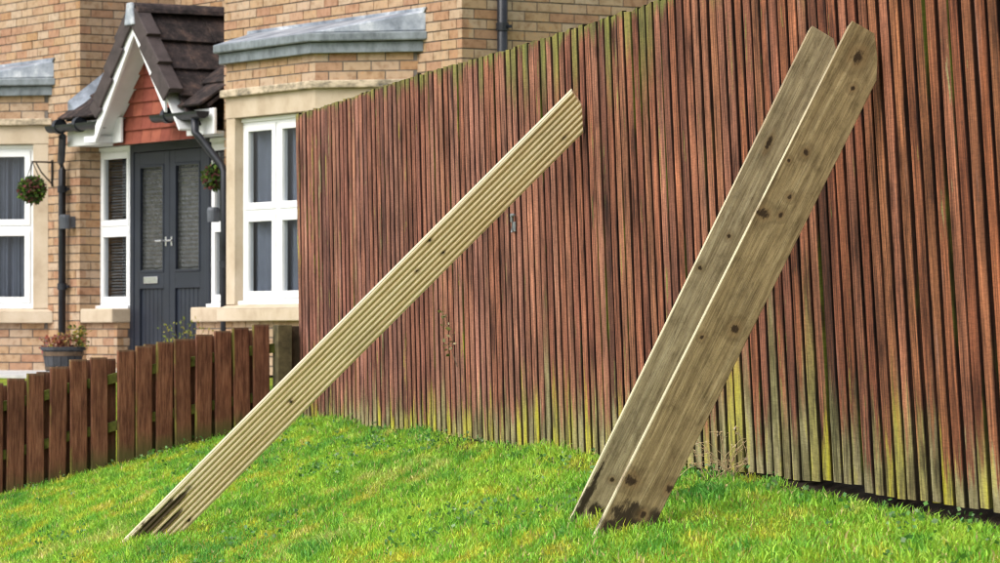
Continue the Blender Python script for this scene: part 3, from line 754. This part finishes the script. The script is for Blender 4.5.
for (ea, eb, top) in ((.0, LEN_L-.02, 1.80), (LEN_L+.01, END, 1.98)):
    for hh in (.28, 1.0, top-.28):
        mb = MB(); n = 8; vs = []
        for i in range(n+1):
            e_ = ea+(eb-ea)*i/n
            for (h_, o_) in ((hh-.035, -.0225), (hh+.035, -.0225), (hh+.035, -.0555), (hh-.035, -.0555)):
                vs.append(fence_point(e_, h_, o_)-fence.location)
        fs = [(0, 1, 2, 3), (n*4, n*4+3, n*4+2, n*4+1)] + [(i*4+k, i*4+(k+1) % 4, (i+1)*4+(k+1) % 4, (i+1)*4+k) for i in range(n) for k in range(4)]
        mb.add(vs, fs).build('rail', M['rail'], fence)
for e_ in np.linspace(.06, END-.1, 8):
    q0 = [fence_point(e_+a, -.05, o_)-fence.location for a, o_ in ((-.045, -.085), (.045, -.085), (.045, -.175), (-.045, -.175))]
    q1 = [fence_point(e_+a, 1.72, o_)-fence.location for a, o_ in ((-.045, -.085), (.045, -.085), (.045, -.175), (-.045, -.175))]
    MB().hexa(q0, q1).build('post', M['rail'], fence, .004)

# ------------------------------------------------------------------ low picket fence
pf_z = float(ground_h(F0.x, F0.y))
pfence = empty('picket_fence', (F0.x, F0.y, pf_z))
tag(pfence, 'low dark brown picket fence stepping down the slope below the house', 'fence')
def on_picket_line(px, off=0):      # point of the picket line seen at picture column px
    k = (px-500)/FP; o = F0 - PN*off
    t = (k*o.y - o.x)/(PV.x - k*PV.y); return o + PV*t
PK = [(262, 324.5, 424), (243, 327.5, 427), (224, 331, 431), (204, 334.5, 436), (184, 339, 441), (164.5, 342, 447), (144.5, 346, 452), (126.5, 350, 456), (100, 357.5, 466), (79.5, 359.5, 474), (57.5, 367, 483), (36, 373.5, 490)]
x_ = 36
while x_ > -150: x_ -= 20.6; PK.append((x_, 373.5+(36-x_)*.235, 490+(36-x_)*.30))
pang = math.atan2(-PV.y, -PV.x)
PM = []
for k in range(6):
    r = random.Random(90+k); mb = MB(); vs = []; W, T = .098, .021
    for z in (0, .35, .7, 1.0):
        ox, oy = r.uniform(-.002, .002), r.uniform(-.002, .002)
        for (x, y) in ((-W/2, T), (-W/2, .004), (-W/2+.004, 0), (W/2-.004, 0), (W/2, .004), (W/2, T)): vs.append((x+ox, y+oy, z))
    fs = [tuple(range(5, -1, -1)), tuple(range(18, 24))]+[(j*6+a, j*6+(a+1) % 6, (j+1)*6+(a+1) % 6, (j+1)*6+a) for j in range(3) for a in range(6)]
    m = mb.add(vs, fs).mesh('picket'); m.materials.append(M['picket']); PM.append(m)
def picket(p, zt, zb, back=False, wsc=1.0):
    o = bpy.data.objects.new('picket', random.choice(PM)); C.objects.link(o); o.parent = pfence
    if back: p = p + PN*.062
    o.location = (p.x-F0.x, p.y-F0.y, zb-pf_z); o.rotation_euler = (random.gauss(0, .006), random.gauss(0, .010), pang+random.gauss(0, .01))
    o.scale = (wsc, 1, zt-zb); return o
tops = []
for (px, yt, yb) in PK:
    p = on_picket_line(px, .03); s = FP/p.y
    zt, zb = ZC+(HOR-yt)/s, ZC+(HOR-yb)/s
    tops.append((p, zt, zb)); picket(p, zt, zb-.04, False, 1.04)
for (a, b) in zip(tops, tops[1:]):
    p = (a[0]+b[0])/2
    picket(p, (a[1]+b[1])/2-random.uniform(.0, .03), (a[2]+b[2])/2-.02, True, random.uniform(.8, .95))
for dz in (.12, .40):
    mb = MB(); vs = []; tt = [(F0-PN*.03-PV*.0, tops[0][1]+.02, 0)]+tops
    for (p, zt, zb) in tt:
        for (o_, h_) in ((.0225, -dz), (.0225, -dz-.055), (.0600, -dz-.055), (.0600, -dz)):
            q = p+PN*o_; vs.append((q.x-F0.x, q.y-F0.y, zt+h_-pf_z))
    n = len(tt)
    mb.add(vs, [(0, 1, 2, 3), (4*n-4, 4*n-1, 4*n-2, 4*n-3)]+[(i*4+k, i*4+(k+1) % 4, (i+1)*4+(k+1) % 4, (i+1)*4+k) for i in range(n-1) for k in range(4)]).build('rail', M['mossrail'], pfence)
for px, wd in ((284, .09),):
    p = on_picket_line(px, .045); zt = ZC+(HOR-325)/FP*p.y
    po = MB().box(-.045, .045, -.02, .07, -.45, zt-pf_z).build('post', M['postm'], pfence, .004)
    po.location = (p.x-F0.x, p.y-F0.y, 0); po.rotation_euler = (0, 0, pang); po['label'] = 'olive green end post of the picket fence'
p = on_picket_line(293, .0); zt = ZC+(HOR-326)/FP*p.y
po = MB().box(-.05, .04, -.01, .06, -.45, zt-pf_z).build('post', M['rail'], pfence, .004); po.location = (p.x-F0.x, p.y-F0.y, 0); po.rotation_euler = (0, 0, pang)

# ------------------------------------------------------------------ leaning timber
CAM = Vector((0, 0, ZC)); FEET = []
def fence_gap(pt):          # distance of a point in front of the leaning fence face
    d = Vector((pt.x, pt.y))-F0; e_ = d.dot(FU); return d.dot(FN) - (pt.z-fence_base(e_))*math.tan(lean_at(e_))
def frame_for(pa, pb, YA, YB, roll):
    A = P(*pa, YA); B = P(*pb, YB); L = (B-A).normalized()
    p0 = Vector((L.z, 0, -L.x)).normalized(); w0 = p0*math.cos(roll)+Vector((0, 1, 0))*math.sin(roll)
    w_ = (w0-L*w0.dot(L)).normalized(); nb = L.cross(w_); nb = nb if nb.y > 0 else -nb
    return A, L, w_, nb
def unproject(px, py, A, nb):
    D = Vector(((px-500)/FP, 1, (HOR-py)/FP)); t = nb.dot(A-CAM)/nb.dot(D); return CAM+D*t
def ground_depth(px, py):
    lo, hi = 8.0, 30.0
    for _ in range(40):
        m = (lo+hi)/2; q = P(px, py, m)
        if q.z > float(ground_h(q.x, q.y)): lo = m
        else: hi = m
    return lo
def lay_board(pa, pb, corners, thick, roll, gap=.004):
    """depth of the foot from the ground, depth of the top from the fence it leans on"""
    YA = ground_depth(*pa); lo, hi = 8.0, 24.0
    for _ in range(40):
        mid = (lo+hi)/2; A, L, w_, nb = frame_for(pa, pb, YA, mid, roll)
        pts = [unproject(*c, A, nb) for c in corners]; pts += [q+nb*thick for q in pts]
        g = min(fence_gap(q) for q in pts if q.z > A.z+.6)
        if g > gap: lo = mid
        else: hi = mid
    A, L, w_, nb = frame_for(pa, pb, YA, lo, roll)
    FEET.append((A.x, A.y-.12))
    loc2 = lambda px, py: ((unproject(px, py, A, nb)-A).dot(w_), (unproject(px, py, A, nb)-A).dot(L))
    M4 = Matrix(((w_.x, nb.x, L.x, A.x), (w_.y, nb.y, L.y, A.y), (w_.z, nb.z, L.z, A.z), (0, 0, 0, 1)))
    print('board', [round(v, 3) for v in A], 'topY', round(lo, 3), [tuple(round(x, 3) for x in loc2(*c)) for c in corners])
    return M4, loc2
def kn(loc2, lst, k=1.45): return [(*loc2(px, py), rx*k, rz*k) for px, py, rx, rz in lst]

# reeded decking board
cor = [(118, 547), (572, 91), (582, 106), (583, 132), (186, 531)]
M4, loc2 = lay_board((152, 539), (577.5, 112), cor, .028, R(20))
pts = [loc2(*c) for c in cor]; xl_, xr_ = (pts[0][0]+pts[1][0])/2, (pts[3][0]+pts[4][0])/2
ridges = 8; prof = []; N = ridges*8
for i in range(N+1):
    u = i/N; x = xl_+(xr_-xl_)*u; ph = (u*ridges) % 1.0
    gv = max(0, .10+.90*math.cos((ph)*2*math.pi)); dep = .0105*gv**.8
    if u < .03 or u > .97: dep = .004
    prof.append((x, dep))
def ztop(x):      # trimmed end of the board
    a, b, c = pts[1], pts[2], pts[3]
    return float(np.interp(x, [a[0], b[0], c[0]], [a[1], b[1], c[1]]))
def zbot(x): return float(np.interp(x, [pts[0][0], pts[4][0]], [pts[0][1], pts[4][1]]))-.035
mb = MB(); n = len(prof); vs = [(x, d, zbot(x)) for x, d in prof]+[(x, d, ztop(x)) for x, d in prof]+[(x, .028, zbot(x)) for x, d in prof]+[(x, .028, ztop(x)) for x, d in prof]
fs = []
for i in range(n-1):
    fs += [(i, i+1, n+i+1, n+i), (2*n+i+1, 2*n+i, 3*n+i, 3*n+i+1), (n+i, n+i+1, 3*n+i+1, 3*n+i), (i+1, i, 2*n+i, 2*n+i+1)]
fs += [(0, n, 3*n, 2*n), (n-1, 3*n-1, 4*n-1, 2*n-1)]
deckm = board_material('pale_decking', [(.50, .36, .19), (.68, .53, .32), (.78, .65, .44), (.85, .76, .58)],
    kn(loc2, [(430, 241, .006, .009), (443, 253, .006, .008), (417, 271, .006, .008), (291, 402, .007, .008), (564, 138, .005, .012), (189, 521, .006, .010)], .95),
    kn(loc2, [(148, 527, .022, .07), (163, 514, .022, .08), (176, 503, .014, .08), (140, 538, .02, .03), (172, 520, .008, .06)]),
    30, (xl_+.012, xl_+.003, (.47, .43, .31)), 3.0, .22, (.055, .032, .018))
deck = mb.add(vs, fs).build('decking_board', deckm); deck.matrix_world = M4
tag(deck, 'long pale grooved decking board leaning on the fence, dark stain at its foot', 'board')

# two rough sawn planks
PC = [(.105, .070, .034), (.215, .155, .080), (.31, .232, .126), (.41, .325, .195)]
def plank(name, cor, pa, pb, thick, roll, knots, stains, W, label, cols, edge=None):
    M4, loc2 = lay_board(pa, pb, cor, thick, roll)
    pts = [loc2(*c) for c in cor]
    pts[0] = (pts[0][0], pts[0][1]-.04); pts[-1] = (pts[-1][0], pts[-1][1]-.04)
    n = len(pts); mb = MB()
    mb.add([(x, 0, z) for x, z in pts]+[(x, thick, z-(.03 if 0 < i_ < n-1 else 0)) for i_, (x, z) in enumerate(pts)], [tuple(range(n)), tuple(range(2*n-1, n-1, -1))]+[(i, (i+1) % n, n+(i+1) % n, n+i) for i in range(n)])
    xl = (pts[0][0]+pts[1][0])/2
    t = board_material(name+'_timber', cols, kn(loc2, knots), kn(loc2, stains), 60, (xl+.0045, xl+.0015, (.62, .55, .38)), W, .55)
    o = mb.build(name, t, None, .0015); o.matrix_world = M4
    return tag(o, label, 'plank', 'rough planks leaning on the fence')
plank('timber_plank', [(593.5, 536), (852.5, 20), (875, 33), (878, 58), (877, 80), (654, 526.5)], (624, 531), (864, 50), .045, R(4),
      [(858, 56, .013, .017), (763, 213, .014, .012), (735, 329, .010, .012), (630, 480, .016, .013), (702, 337, .005, .006), (643, 515, .008, .009), (781, 215, .006, .008), (790, 197, .006, .006), (669, 489, .008, .011), (806, 152, .007, .009), (789, 160, .004, .005), (853, 88, .006, .006)],
      [(610, 528, .030, .024), (626, 519, .034, .034), (636, 510, .016, .022), (654, 517, .018, .026), (636, 526, .05, .020)], 1.0,
      'darker front plank of the pair, knots along its face and a wet dark foot', PC)
plank('timber_plank', [(568.5, 523), (812.5, 25), (834, 38), (838, 55), (612, 515)], (590, 519), (824, 35), .045, R(4),
      [(769, 143, .006, .02), (693, 224, .006, .006), (729, 236, .005, .006), (612, 480, .006, .006), (700, 268, .005, .006)],
      [(580, 512, .014, .05), (596, 511, .022, .018), (588, 495, .010, .09), (600, 470, .007, .10)], 8.0,
      'paler plank standing behind the dark one, only its left part showing',
      [(.18, .132, .078), (.30, .235, .145), (.395, .318, .205), (.48, .41, .285)])

# ------------------------------------------------------------------ grass and small plants
def leaf_object(name, V, F, Col, parent=None, mat='leaf'):
    m = bpy.data.meshes.new(name); m.from_pydata(V.tolist() if hasattr(V, 'tolist') else V, [], F.tolist() if hasattr(F, 'tolist') else F)
    at = m.color_attributes.new('Col', 'FLOAT_COLOR', 'POINT')
    cc = np.ones((len(V), 4), np.float32); cc[:, :3] = Col; at.data.foreach_set('color', cc.ravel()); m.materials.append(M[mat])
    o = bpy.data.objects.new(name, m); C.objects.link(o); o.parent = parent; return o
def vnoise(x, y, seed, sc):
    r = np.random.default_rng(seed); out = np.zeros_like(x)
    for _ in range(9):
        a = r.uniform(0, 2*np.pi); f = sc*r.uniform(.6, 1.7); out += np.sin((x*np.cos(a)+y*np.sin(a)*.45)*f + r.uniform(0, 6.28))
    return out/3.0
def blades(N, ymin, ymax, pad, hscale=1.0):
    Y = np.sqrt(rng.uniform(ymin**2, ymax**2, N)); X = rng.uniform(-1, 1, N)*(.125*Y*pad+.15)
    d = (X-F0.x)*FN.x + (Y-F0.y)*FN.y; e_ = (X-F0.x)*FU.x + (Y-F0.y)*FU.y; wv = (X-F0.x)*PN.x + (Y-F0.y)*PN.y
    keep = (d > .02+(.04+.11*rng.random(N))*sstep(9.5, 10.4, e_)) & (wv < .08)
    return X[keep], Y[keep], d[keep], e_[keep], wv[keep]
def grass():
    X, Y, d, e_, wv = blades(420000, 10.2, 24.6, 1.10)
    n = len(X); Z = ground_h(X, Y)-.004
    t1 = vnoise(X, Y, 1, 3.2); t2 = vnoise(X, Y, 2, 9.0); t3 = vnoise(X, Y, 3, 1.4); t4 = vnoise(X, Y, 4, 22)
    tall = np.clip(.5+.5*t2+.35*t1, 0, 1.4)
    edge = np.exp(-np.abs(d)/.12) + np.exp(-np.abs(wv)/.12)*.9
    h = (.012+.018*tall**1.5+.022*rng.random(n)**2.5) * (1+.9*np.clip(edge, 0, 1)*rng.random(n)**1.2)
    for (fx, fy) in FEET: h = h*(1+1.3*np.exp(-((X-fx)/.13)**2-((Y-fy)/.30)**2)*rng.random(n))
    wd = rng.uniform(.0014, .0032, n)*(1+.25*tall)
    az = rng.uniform(0, 2*np.pi, n); fa = rng.uniform(0, 2*np.pi, n); bend = h*rng.uniform(.15, .95, n)
    bx, by = np.cos(az)*bend, np.sin(az)*bend; sx, sy = np.cos(fa)*wd, np.sin(fa)*wd
    V = np.empty((n, 5, 3))
    V[:, 0] = np.stack([X-sx, Y-sy, Z], -1); V[:, 1] = np.stack([X+sx, Y+sy, Z], -1)
    V[:, 2] = np.stack([X+sx*.8+bx*.35, Y+sy*.8+by*.35, Z+h*.6], -1); V[:, 3] = np.stack([X-sx*.8+bx*.35, Y-sy*.8+by*.35, Z+h*.6], -1)
    V[:, 4] = np.stack([X+bx, Y+by, Z+h*(1-.25*(bend/h)**2)], -1)
    green = np.array([.18, .44, .034]); deep = np.array([.075, .27, .040]); lime = np.array([.36, .58, .055]); yell = np.array([.55, .49, .04]); straw = np.array([.62, .50, .22])
    r = rng.random(n)
    a = np.clip(.46+.25*t1+.35*t4+rng.normal(0, .32, n), 0, 1)[:, None]
    col = green*(1-a)+lime*a
    yb = np.clip(.22*t3-.28*t2+.50*t4-.20+rng.normal(0, .28, n), 0, .9)[:, None]
    col = col*(1-yb)+yell*yb
    dk = (np.clip(-t1*.28+t2*.35-t4*.35-.14+rng.normal(0, .3, n), 0, .85)*(1-yb[:, 0]))[:, None]
    col = col*(1-dk)+deep*dk*1.0
    pale = np.clip(vnoise(X, Y, 21, 5.0)*.9+.5*t4-.95, 0, .75)[:, None]*rng.random((n, 1)); col = col*(1-pale)+np.array([.60, .56, .22])*pale
    col[r < .04] = straw*rng.uniform(.6, 1.1, ((r < .04).sum(), 1)); h[r < .04] *= .7; col *= rng.uniform(.55, 1.4, (n, 1))
    F = []
    base = np.arange(n)*5
    cc = np.repeat(col, 5, 0)
    m = bpy.data.meshes.new('grass'); m.vertices.add(n*5); m.vertices.foreach_set('co', V.reshape(-1).astype(np.float32))
    li = np.concatenate([base[:, None]+np.array([0, 1, 2, 3]), base[:, None]+np.array([3, 2, 4])], 1).reshape(-1)
    m.loops.add(n*7); m.loops.foreach_set('vertex_index', li.astype(np.int32))
    ls = np.empty((n, 2), np.int32); ls[:, 0] = np.arange(n)*7; ls[:, 1] = np.arange(n)*7+4
    m.polygons.add(n*2); m.polygons.foreach_set('loop_start', ls.ravel())
    m.update(calc_edges=True); m.validate()
    at = m.color_attributes.new('Col', 'FLOAT_COLOR', 'POINT'); c4 = np.ones((n*5, 4), np.float32); c4[:, :3] = cc; at.data.foreach_set('color', c4.ravel())
    m.materials.append(M['leaf']); o = bpy.data.objects.new('grass', m); C.objects.link(o)
    tag(o, 'bright green short lawn grass with yellow mossy patches', 'grass', kind='stuff')
grass()
def leaves(n, pos, nrm_up, size, cols, asp=.55):
    """n pointed leaves (two triangles each side of a fold) at pos with random turn"""
    V = []; Fc = []; Cl = []
    for i in range(n):
        p = Vector(pos[i]); s = size*random.uniform(.55, 1.3)
        a = Vector((random.gauss(0, 1), random.gauss(0, 1), random.gauss(nrm_up, .7))).normalized()
        b = a.cross(Vector((random.gauss(0, 1), random.gauss(0, 1), random.gauss(0, 1)))).normalized()
        k = a.cross(b); c0 = np.array(random.choice(cols))*random.uniform(.65, 1.3); j = len(V)
        V += [p, p+a*s*.5+b*s*asp*.5, p+a*s, p+a*s*.5-b*s*asp*.5+k*s*.08]; Fc += [(j, j+1, j+2), (j, j+2, j+3)]; Cl += [c0]*4
    return [tuple(v) for v in V], Fc, np.array(Cl)
def weeds():
    X, Y, d, e_, wv = blades(16000, 10.4, 24.4, 1.05)
    t = vnoise(X, Y, 12, 4.0)+.5*vnoise(X, Y, 13, 11); pr = np.clip(.55*t-.15, 0, 1)+1.2*np.exp(-d/.12)*(rng.random(len(X)) < .35)+.7*np.exp(-np.abs(wv)/.12)
    k = rng.random(len(X)) < pr*.55; X, Y = X[k], Y[k]; Z = ground_h(X, Y); pos = []
    for x, y, z in zip(X, Y, Z):
        for _ in range(5): pos.append((x+random.gauss(0, .012), y+random.gauss(0, .02), z+random.uniform(.008, .045)))
    V, Fc, Cl = leaves(len(pos), pos, .5, .019, [(.08, .21, .03), (.10, .26, .04), (.15, .30, .10), (.08, .22, .05), (.22, .34, .15)], .8)
    o = leaf_object('lawn_weeds', V, Fc, Cl); tag(o, 'small dark broad-leaved weeds scattered through the lawn', 'weeds', kind='stuff')
weeds()

def stems(lst, r): 
    mb = MB()
    for pts in lst: mb.tube(pts, [r*(1-.7*i/(len(pts)-1)) for i in range(len(pts))], 5)
    return mb
strawm = plain('dry_straw', (.50, .37, .21), .8, .2, 20)
# dead grass stems against the fence foot
def dry_plant():
    e_ = .0; Yd = 15.0; root = P(727, 466, Yd); g = float(ground_h(root.x, root.y)); root.z = g
    o = empty('dry_weed', root); tag(o, 'dry straw-coloured weed standing at the foot of the tall fence', 'weed')
    pth = []; tips = []
    for i in range(30):
        ox = random.gauss(0, .06); tx = random.gauss(0, .10); h = random.uniform(.06, .20)
        pth.append([(ox, 0, 0), (ox+tx*.4, -.01, h*.6), (ox+tx, -.02+random.gauss(0, .02), h), (ox+tx*1.5+random.gauss(0, .02), -.02, h*random.uniform(.8, 1.08))])
        for k in range(5): tips.append((ox+tx*(1+.1*k)+random.gauss(0, .012), -.02, h*random.uniform(.85, 1.05)))
    stems(pth, .0016).build('stem', strawm, o)
    V, Fc, Cl = leaves(len(tips), tips, .3, .020, [(.5, .36, .20), (.42, .27, .15), (.6, .48, .33)], .35)
    tag(leaf_object('seed_head', V, Fc, Cl, o), kind='stuff')
dry_plant()
def twig():
    a = None
    for e_ in np.linspace(2, 7, 400):
        if fence_px(e_) > 455: a = e_; break
    b0 = fence_point(a, .12, .02); o = empty('climbing_weed', b0)
    tag(o, 'thin leafy climber hanging on the tall fence below the decking board', 'weed')
    L0 = []; pos = []
    for (pxs) in ([(470, 366), (460, 350), (463, 340), (456, 330), (450, 318), (447, 309)], [(463, 345), (455, 343), (449, 345)], [(456, 330), (448, 325), (443, 318)]):
        pts = []
        for (x, y) in pxs:
            q = b0.y; k = (x-500)/FP; pt = P(x, y, q); 
            h_ = pt.z-fence_base(a)
            ee = a+(x-455)*.011; w3 = fence_point(ee, h_, .018); pts.append(w3-b0)
        L0.append(pts)
        for q_ in pts[1:]:
            for _ in range(4): pos.append(tuple(q_+Vector((random.gauss(0, .02), random.gauss(0, .02), random.gauss(0, .02)))))
    stems(L0, .0025).build('stem', M['rail'], o)
    V, Fc, Cl = leaves(len(pos), pos, .2, .026, [(.16, .17, .05), (.10, .13, .03), (.30, .26, .14)], .6); tag(leaf_object('leaf_spray', V, Fc, Cl, o), kind='stuff')
twig()
# broken galvanised latch nailed to the slats
def latch():
    a = min(np.linspace(0, 12, 3000), key=lambda e_: abs(fence_px(e_)-521)); b0 = fence_point(a, ZC+(HOR-222)/FP*(F0+FU*a).y-fence_base(a), .002)
    o = MB().box(-.06, .0, -.004, 0, .026, .040).box(-.014, .05, -.005, -.001, -.045, .0).box(-.02, .0, -.012, -.0005, .0, .03).tube([(.05, -.02, -.05), (.05, -.02, .025), (.09, -.02, .03)], .007, 6).build('gate_latch', M['steel'], None, .002)
    o.location = b0; o.rotation_euler = (0, 0, math.atan2(FU.y, FU.x)); tag(o, 'small grey metal latch fixed to the tall fence slats', 'latch')
latch()

# ------------------------------------------------------------------ things in front of the house
def world_of(u, y, z): q = HO+HU*u+HI*y; return Vector((q.x, q.y, HG+z))
def basket(px, py, rpx, y, bracket, label):
    u = UX(px, y); z = LZ(px, py, y); c = world_of(u, y, z); r = rpx/to_px(u, y, z)[2]
    o = empty('hanging_basket', c); tag(o, label, 'hanging basket', 'hanging baskets on the house front')
    pos = []
    for _ in range(1500):
        v = Vector((random.gauss(0, 1), random.gauss(0, 1), random.gauss(0, 1))).normalized()*r*random.uniform(.70, .98); pos.append(tuple(v))
    V, Fc, Cl = leaves(len(pos), pos, .1, .040, [(.05, .10, .02), (.08, .16, .02), (.035, .06, .018), (.16, .28, .035), (.16, .045, .045), (.20, .07, .08), (.05, .09, .02)], .65)
    leaf_object('foliage', V, Fc, Cl, o)
    MB().lathe([(0, -r*.66), (r*.5, -r*.5), (r*.68, -.0), (r*.5, r*.4), (0, r*.5)], 14).build('moss_ball', M['soil'], o)
    b = world_of(*bracket)-c; top = Vector((0, 0, r*2.1))
    MB().tube([top, b+Vector((0, 0, .0))], .009, 6).tube([b+Vector((0, 0, .02)), b+Vector((0, 0, -.22))], .010, 6).tube([b+Vector((0, 0, -.2)), b*.45+top*.55-Vector((0, 0, .09)), top*.8+b*.2-Vector((0, 0, .01))], .007, 6).build('bracket', M['iron'], o)
    ch = MB()
    for k in range(3):
        a = 2*math.pi*k/3+.4; ch.tube([(0, 0, r*2.1), (r*.75*math.cos(a), r*.75*math.sin(a), r*.5)], .004, 5)
    ch.build('chain', M['iron'], o)
basket(32, 190, 13.5, -.42, (UX(51, -.02), -.012, LZ(51, 162, -.02)), 'round hanging basket left of the black downpipe, in front of the bay')
basket(214, 177, 12, -.05, (-3.80, .05, LZ(214, 150, -.05)), 'round hanging basket right of the dark doors, beside the side light')

def planter():
    y = -.45; u = UX(63, y); zt = LZ(63, 348, y); r = .185; base = world_of(u, y, 0)
    o = empty('barrel_planter', base); tag(o, 'dark half-barrel planter with red and yellow plants against the brick wall', 'planter')
    H = zt
    for k in range(16):     # staves
        a0, a1 = 2*math.pi*k/16, 2*math.pi*(k+.93)/16; mb = MB()
        def ring(rr, z): return [(rr*math.cos(a), rr*math.sin(a), z) for a in (a0, a1)]
        vs = ring(r*.80, 0)+ring(r, H)+ring(r*.80-.02, 0)+ring(r-.02, H)
        mb.add(vs, [(0, 1, 3, 2), (5, 4, 6, 7), (2, 3, 7, 6), (1, 0, 4, 5), (0, 2, 6, 4), (3, 1, 5, 7)]).build('stave', M['tub'], o)
    for z0, z1 in ((H*.06, H*.2), (H*.66, H*.84)):
        f = lambda z: r*(.80+.20*z/H)+.004
        MB().lathe([(f(z0), z0), (f(z1), z1), (f(z1)-.012, z1), (f(z0)-.012, z0), (f(z0), z0)], 32).build('band', M['band'], o)
    MB().lathe([(r+.008, H-.02), (r+.012, H+.008), (r-.02, H+.01), (r-.02, H-.02)], 32).build('rim', M['tub'], o)
    MB().lathe([(0, H-.03), (r-.021, H-.035)], 24).build('soil', M['soil'], o)
    for cx, cy, rr, hh, cols, nm in ((-.08, 0, .10, .12, [(.34, .09, .06), (.25, .07, .06), (.42, .20, .10), (.42, .33, .06)], 260), (.03, -.03, .09, .13, [(.30, .10, .07), (.22, .06, .05), (.30, .18, .08)], 220), (.13, .02, .08, .20, [(.13, .17, .03), (.22, .22, .04), (.08, .12, .02), (.40, .28, .05)], 240)):
        pos = [(cx+random.gauss(0, rr*.5), cy+random.gauss(0, rr*.5), H-.02+random.uniform(0, hh)) for _ in range(nm)]
        V, Fc, Cl = leaves(nm, pos, .7, .036, cols, .55); tag(leaf_object('plant', V, Fc, Cl, o), kind='stuff')
planter()
def shrub():
    y = -.75; u = UX(184, y); base = world_of(u, y, 0); o = empty('shrub', base)
    tag(o, 'small yellow-green shrub showing above the pickets before the doors', 'shrub')
    zt = LZ(184, 318, y); pth = []; pos = []
    for i in range(16):
        tx, ty = random.gauss(0, .09), random.gauss(0, .07); h = zt*random.uniform(.55, 1.05)
        pth.append([(0, 0, 0), (tx*.5, ty*.5, h*.6), (tx, ty, h)])
        for k in range(18):
            f = random.uniform(.35, 1.0); pos.append((tx*f+random.gauss(0, .015), ty*f+random.gauss(0, .015), h*f))
    stems(pth, .004).build('stem', M['rail'], o)
    V, Fc, Cl = leaves(len(pos), pos, .6, .034, [(.28, .28, .04), (.18, .22, .03), (.36, .32, .06), (.12, .16, .03)], .45); leaf_object('foliage', V, Fc, Cl, o)
shrub()
print('slats', ns, 'bricks', len(BRICKS), sum(1 for b in BRICKS if b[0] > 0))
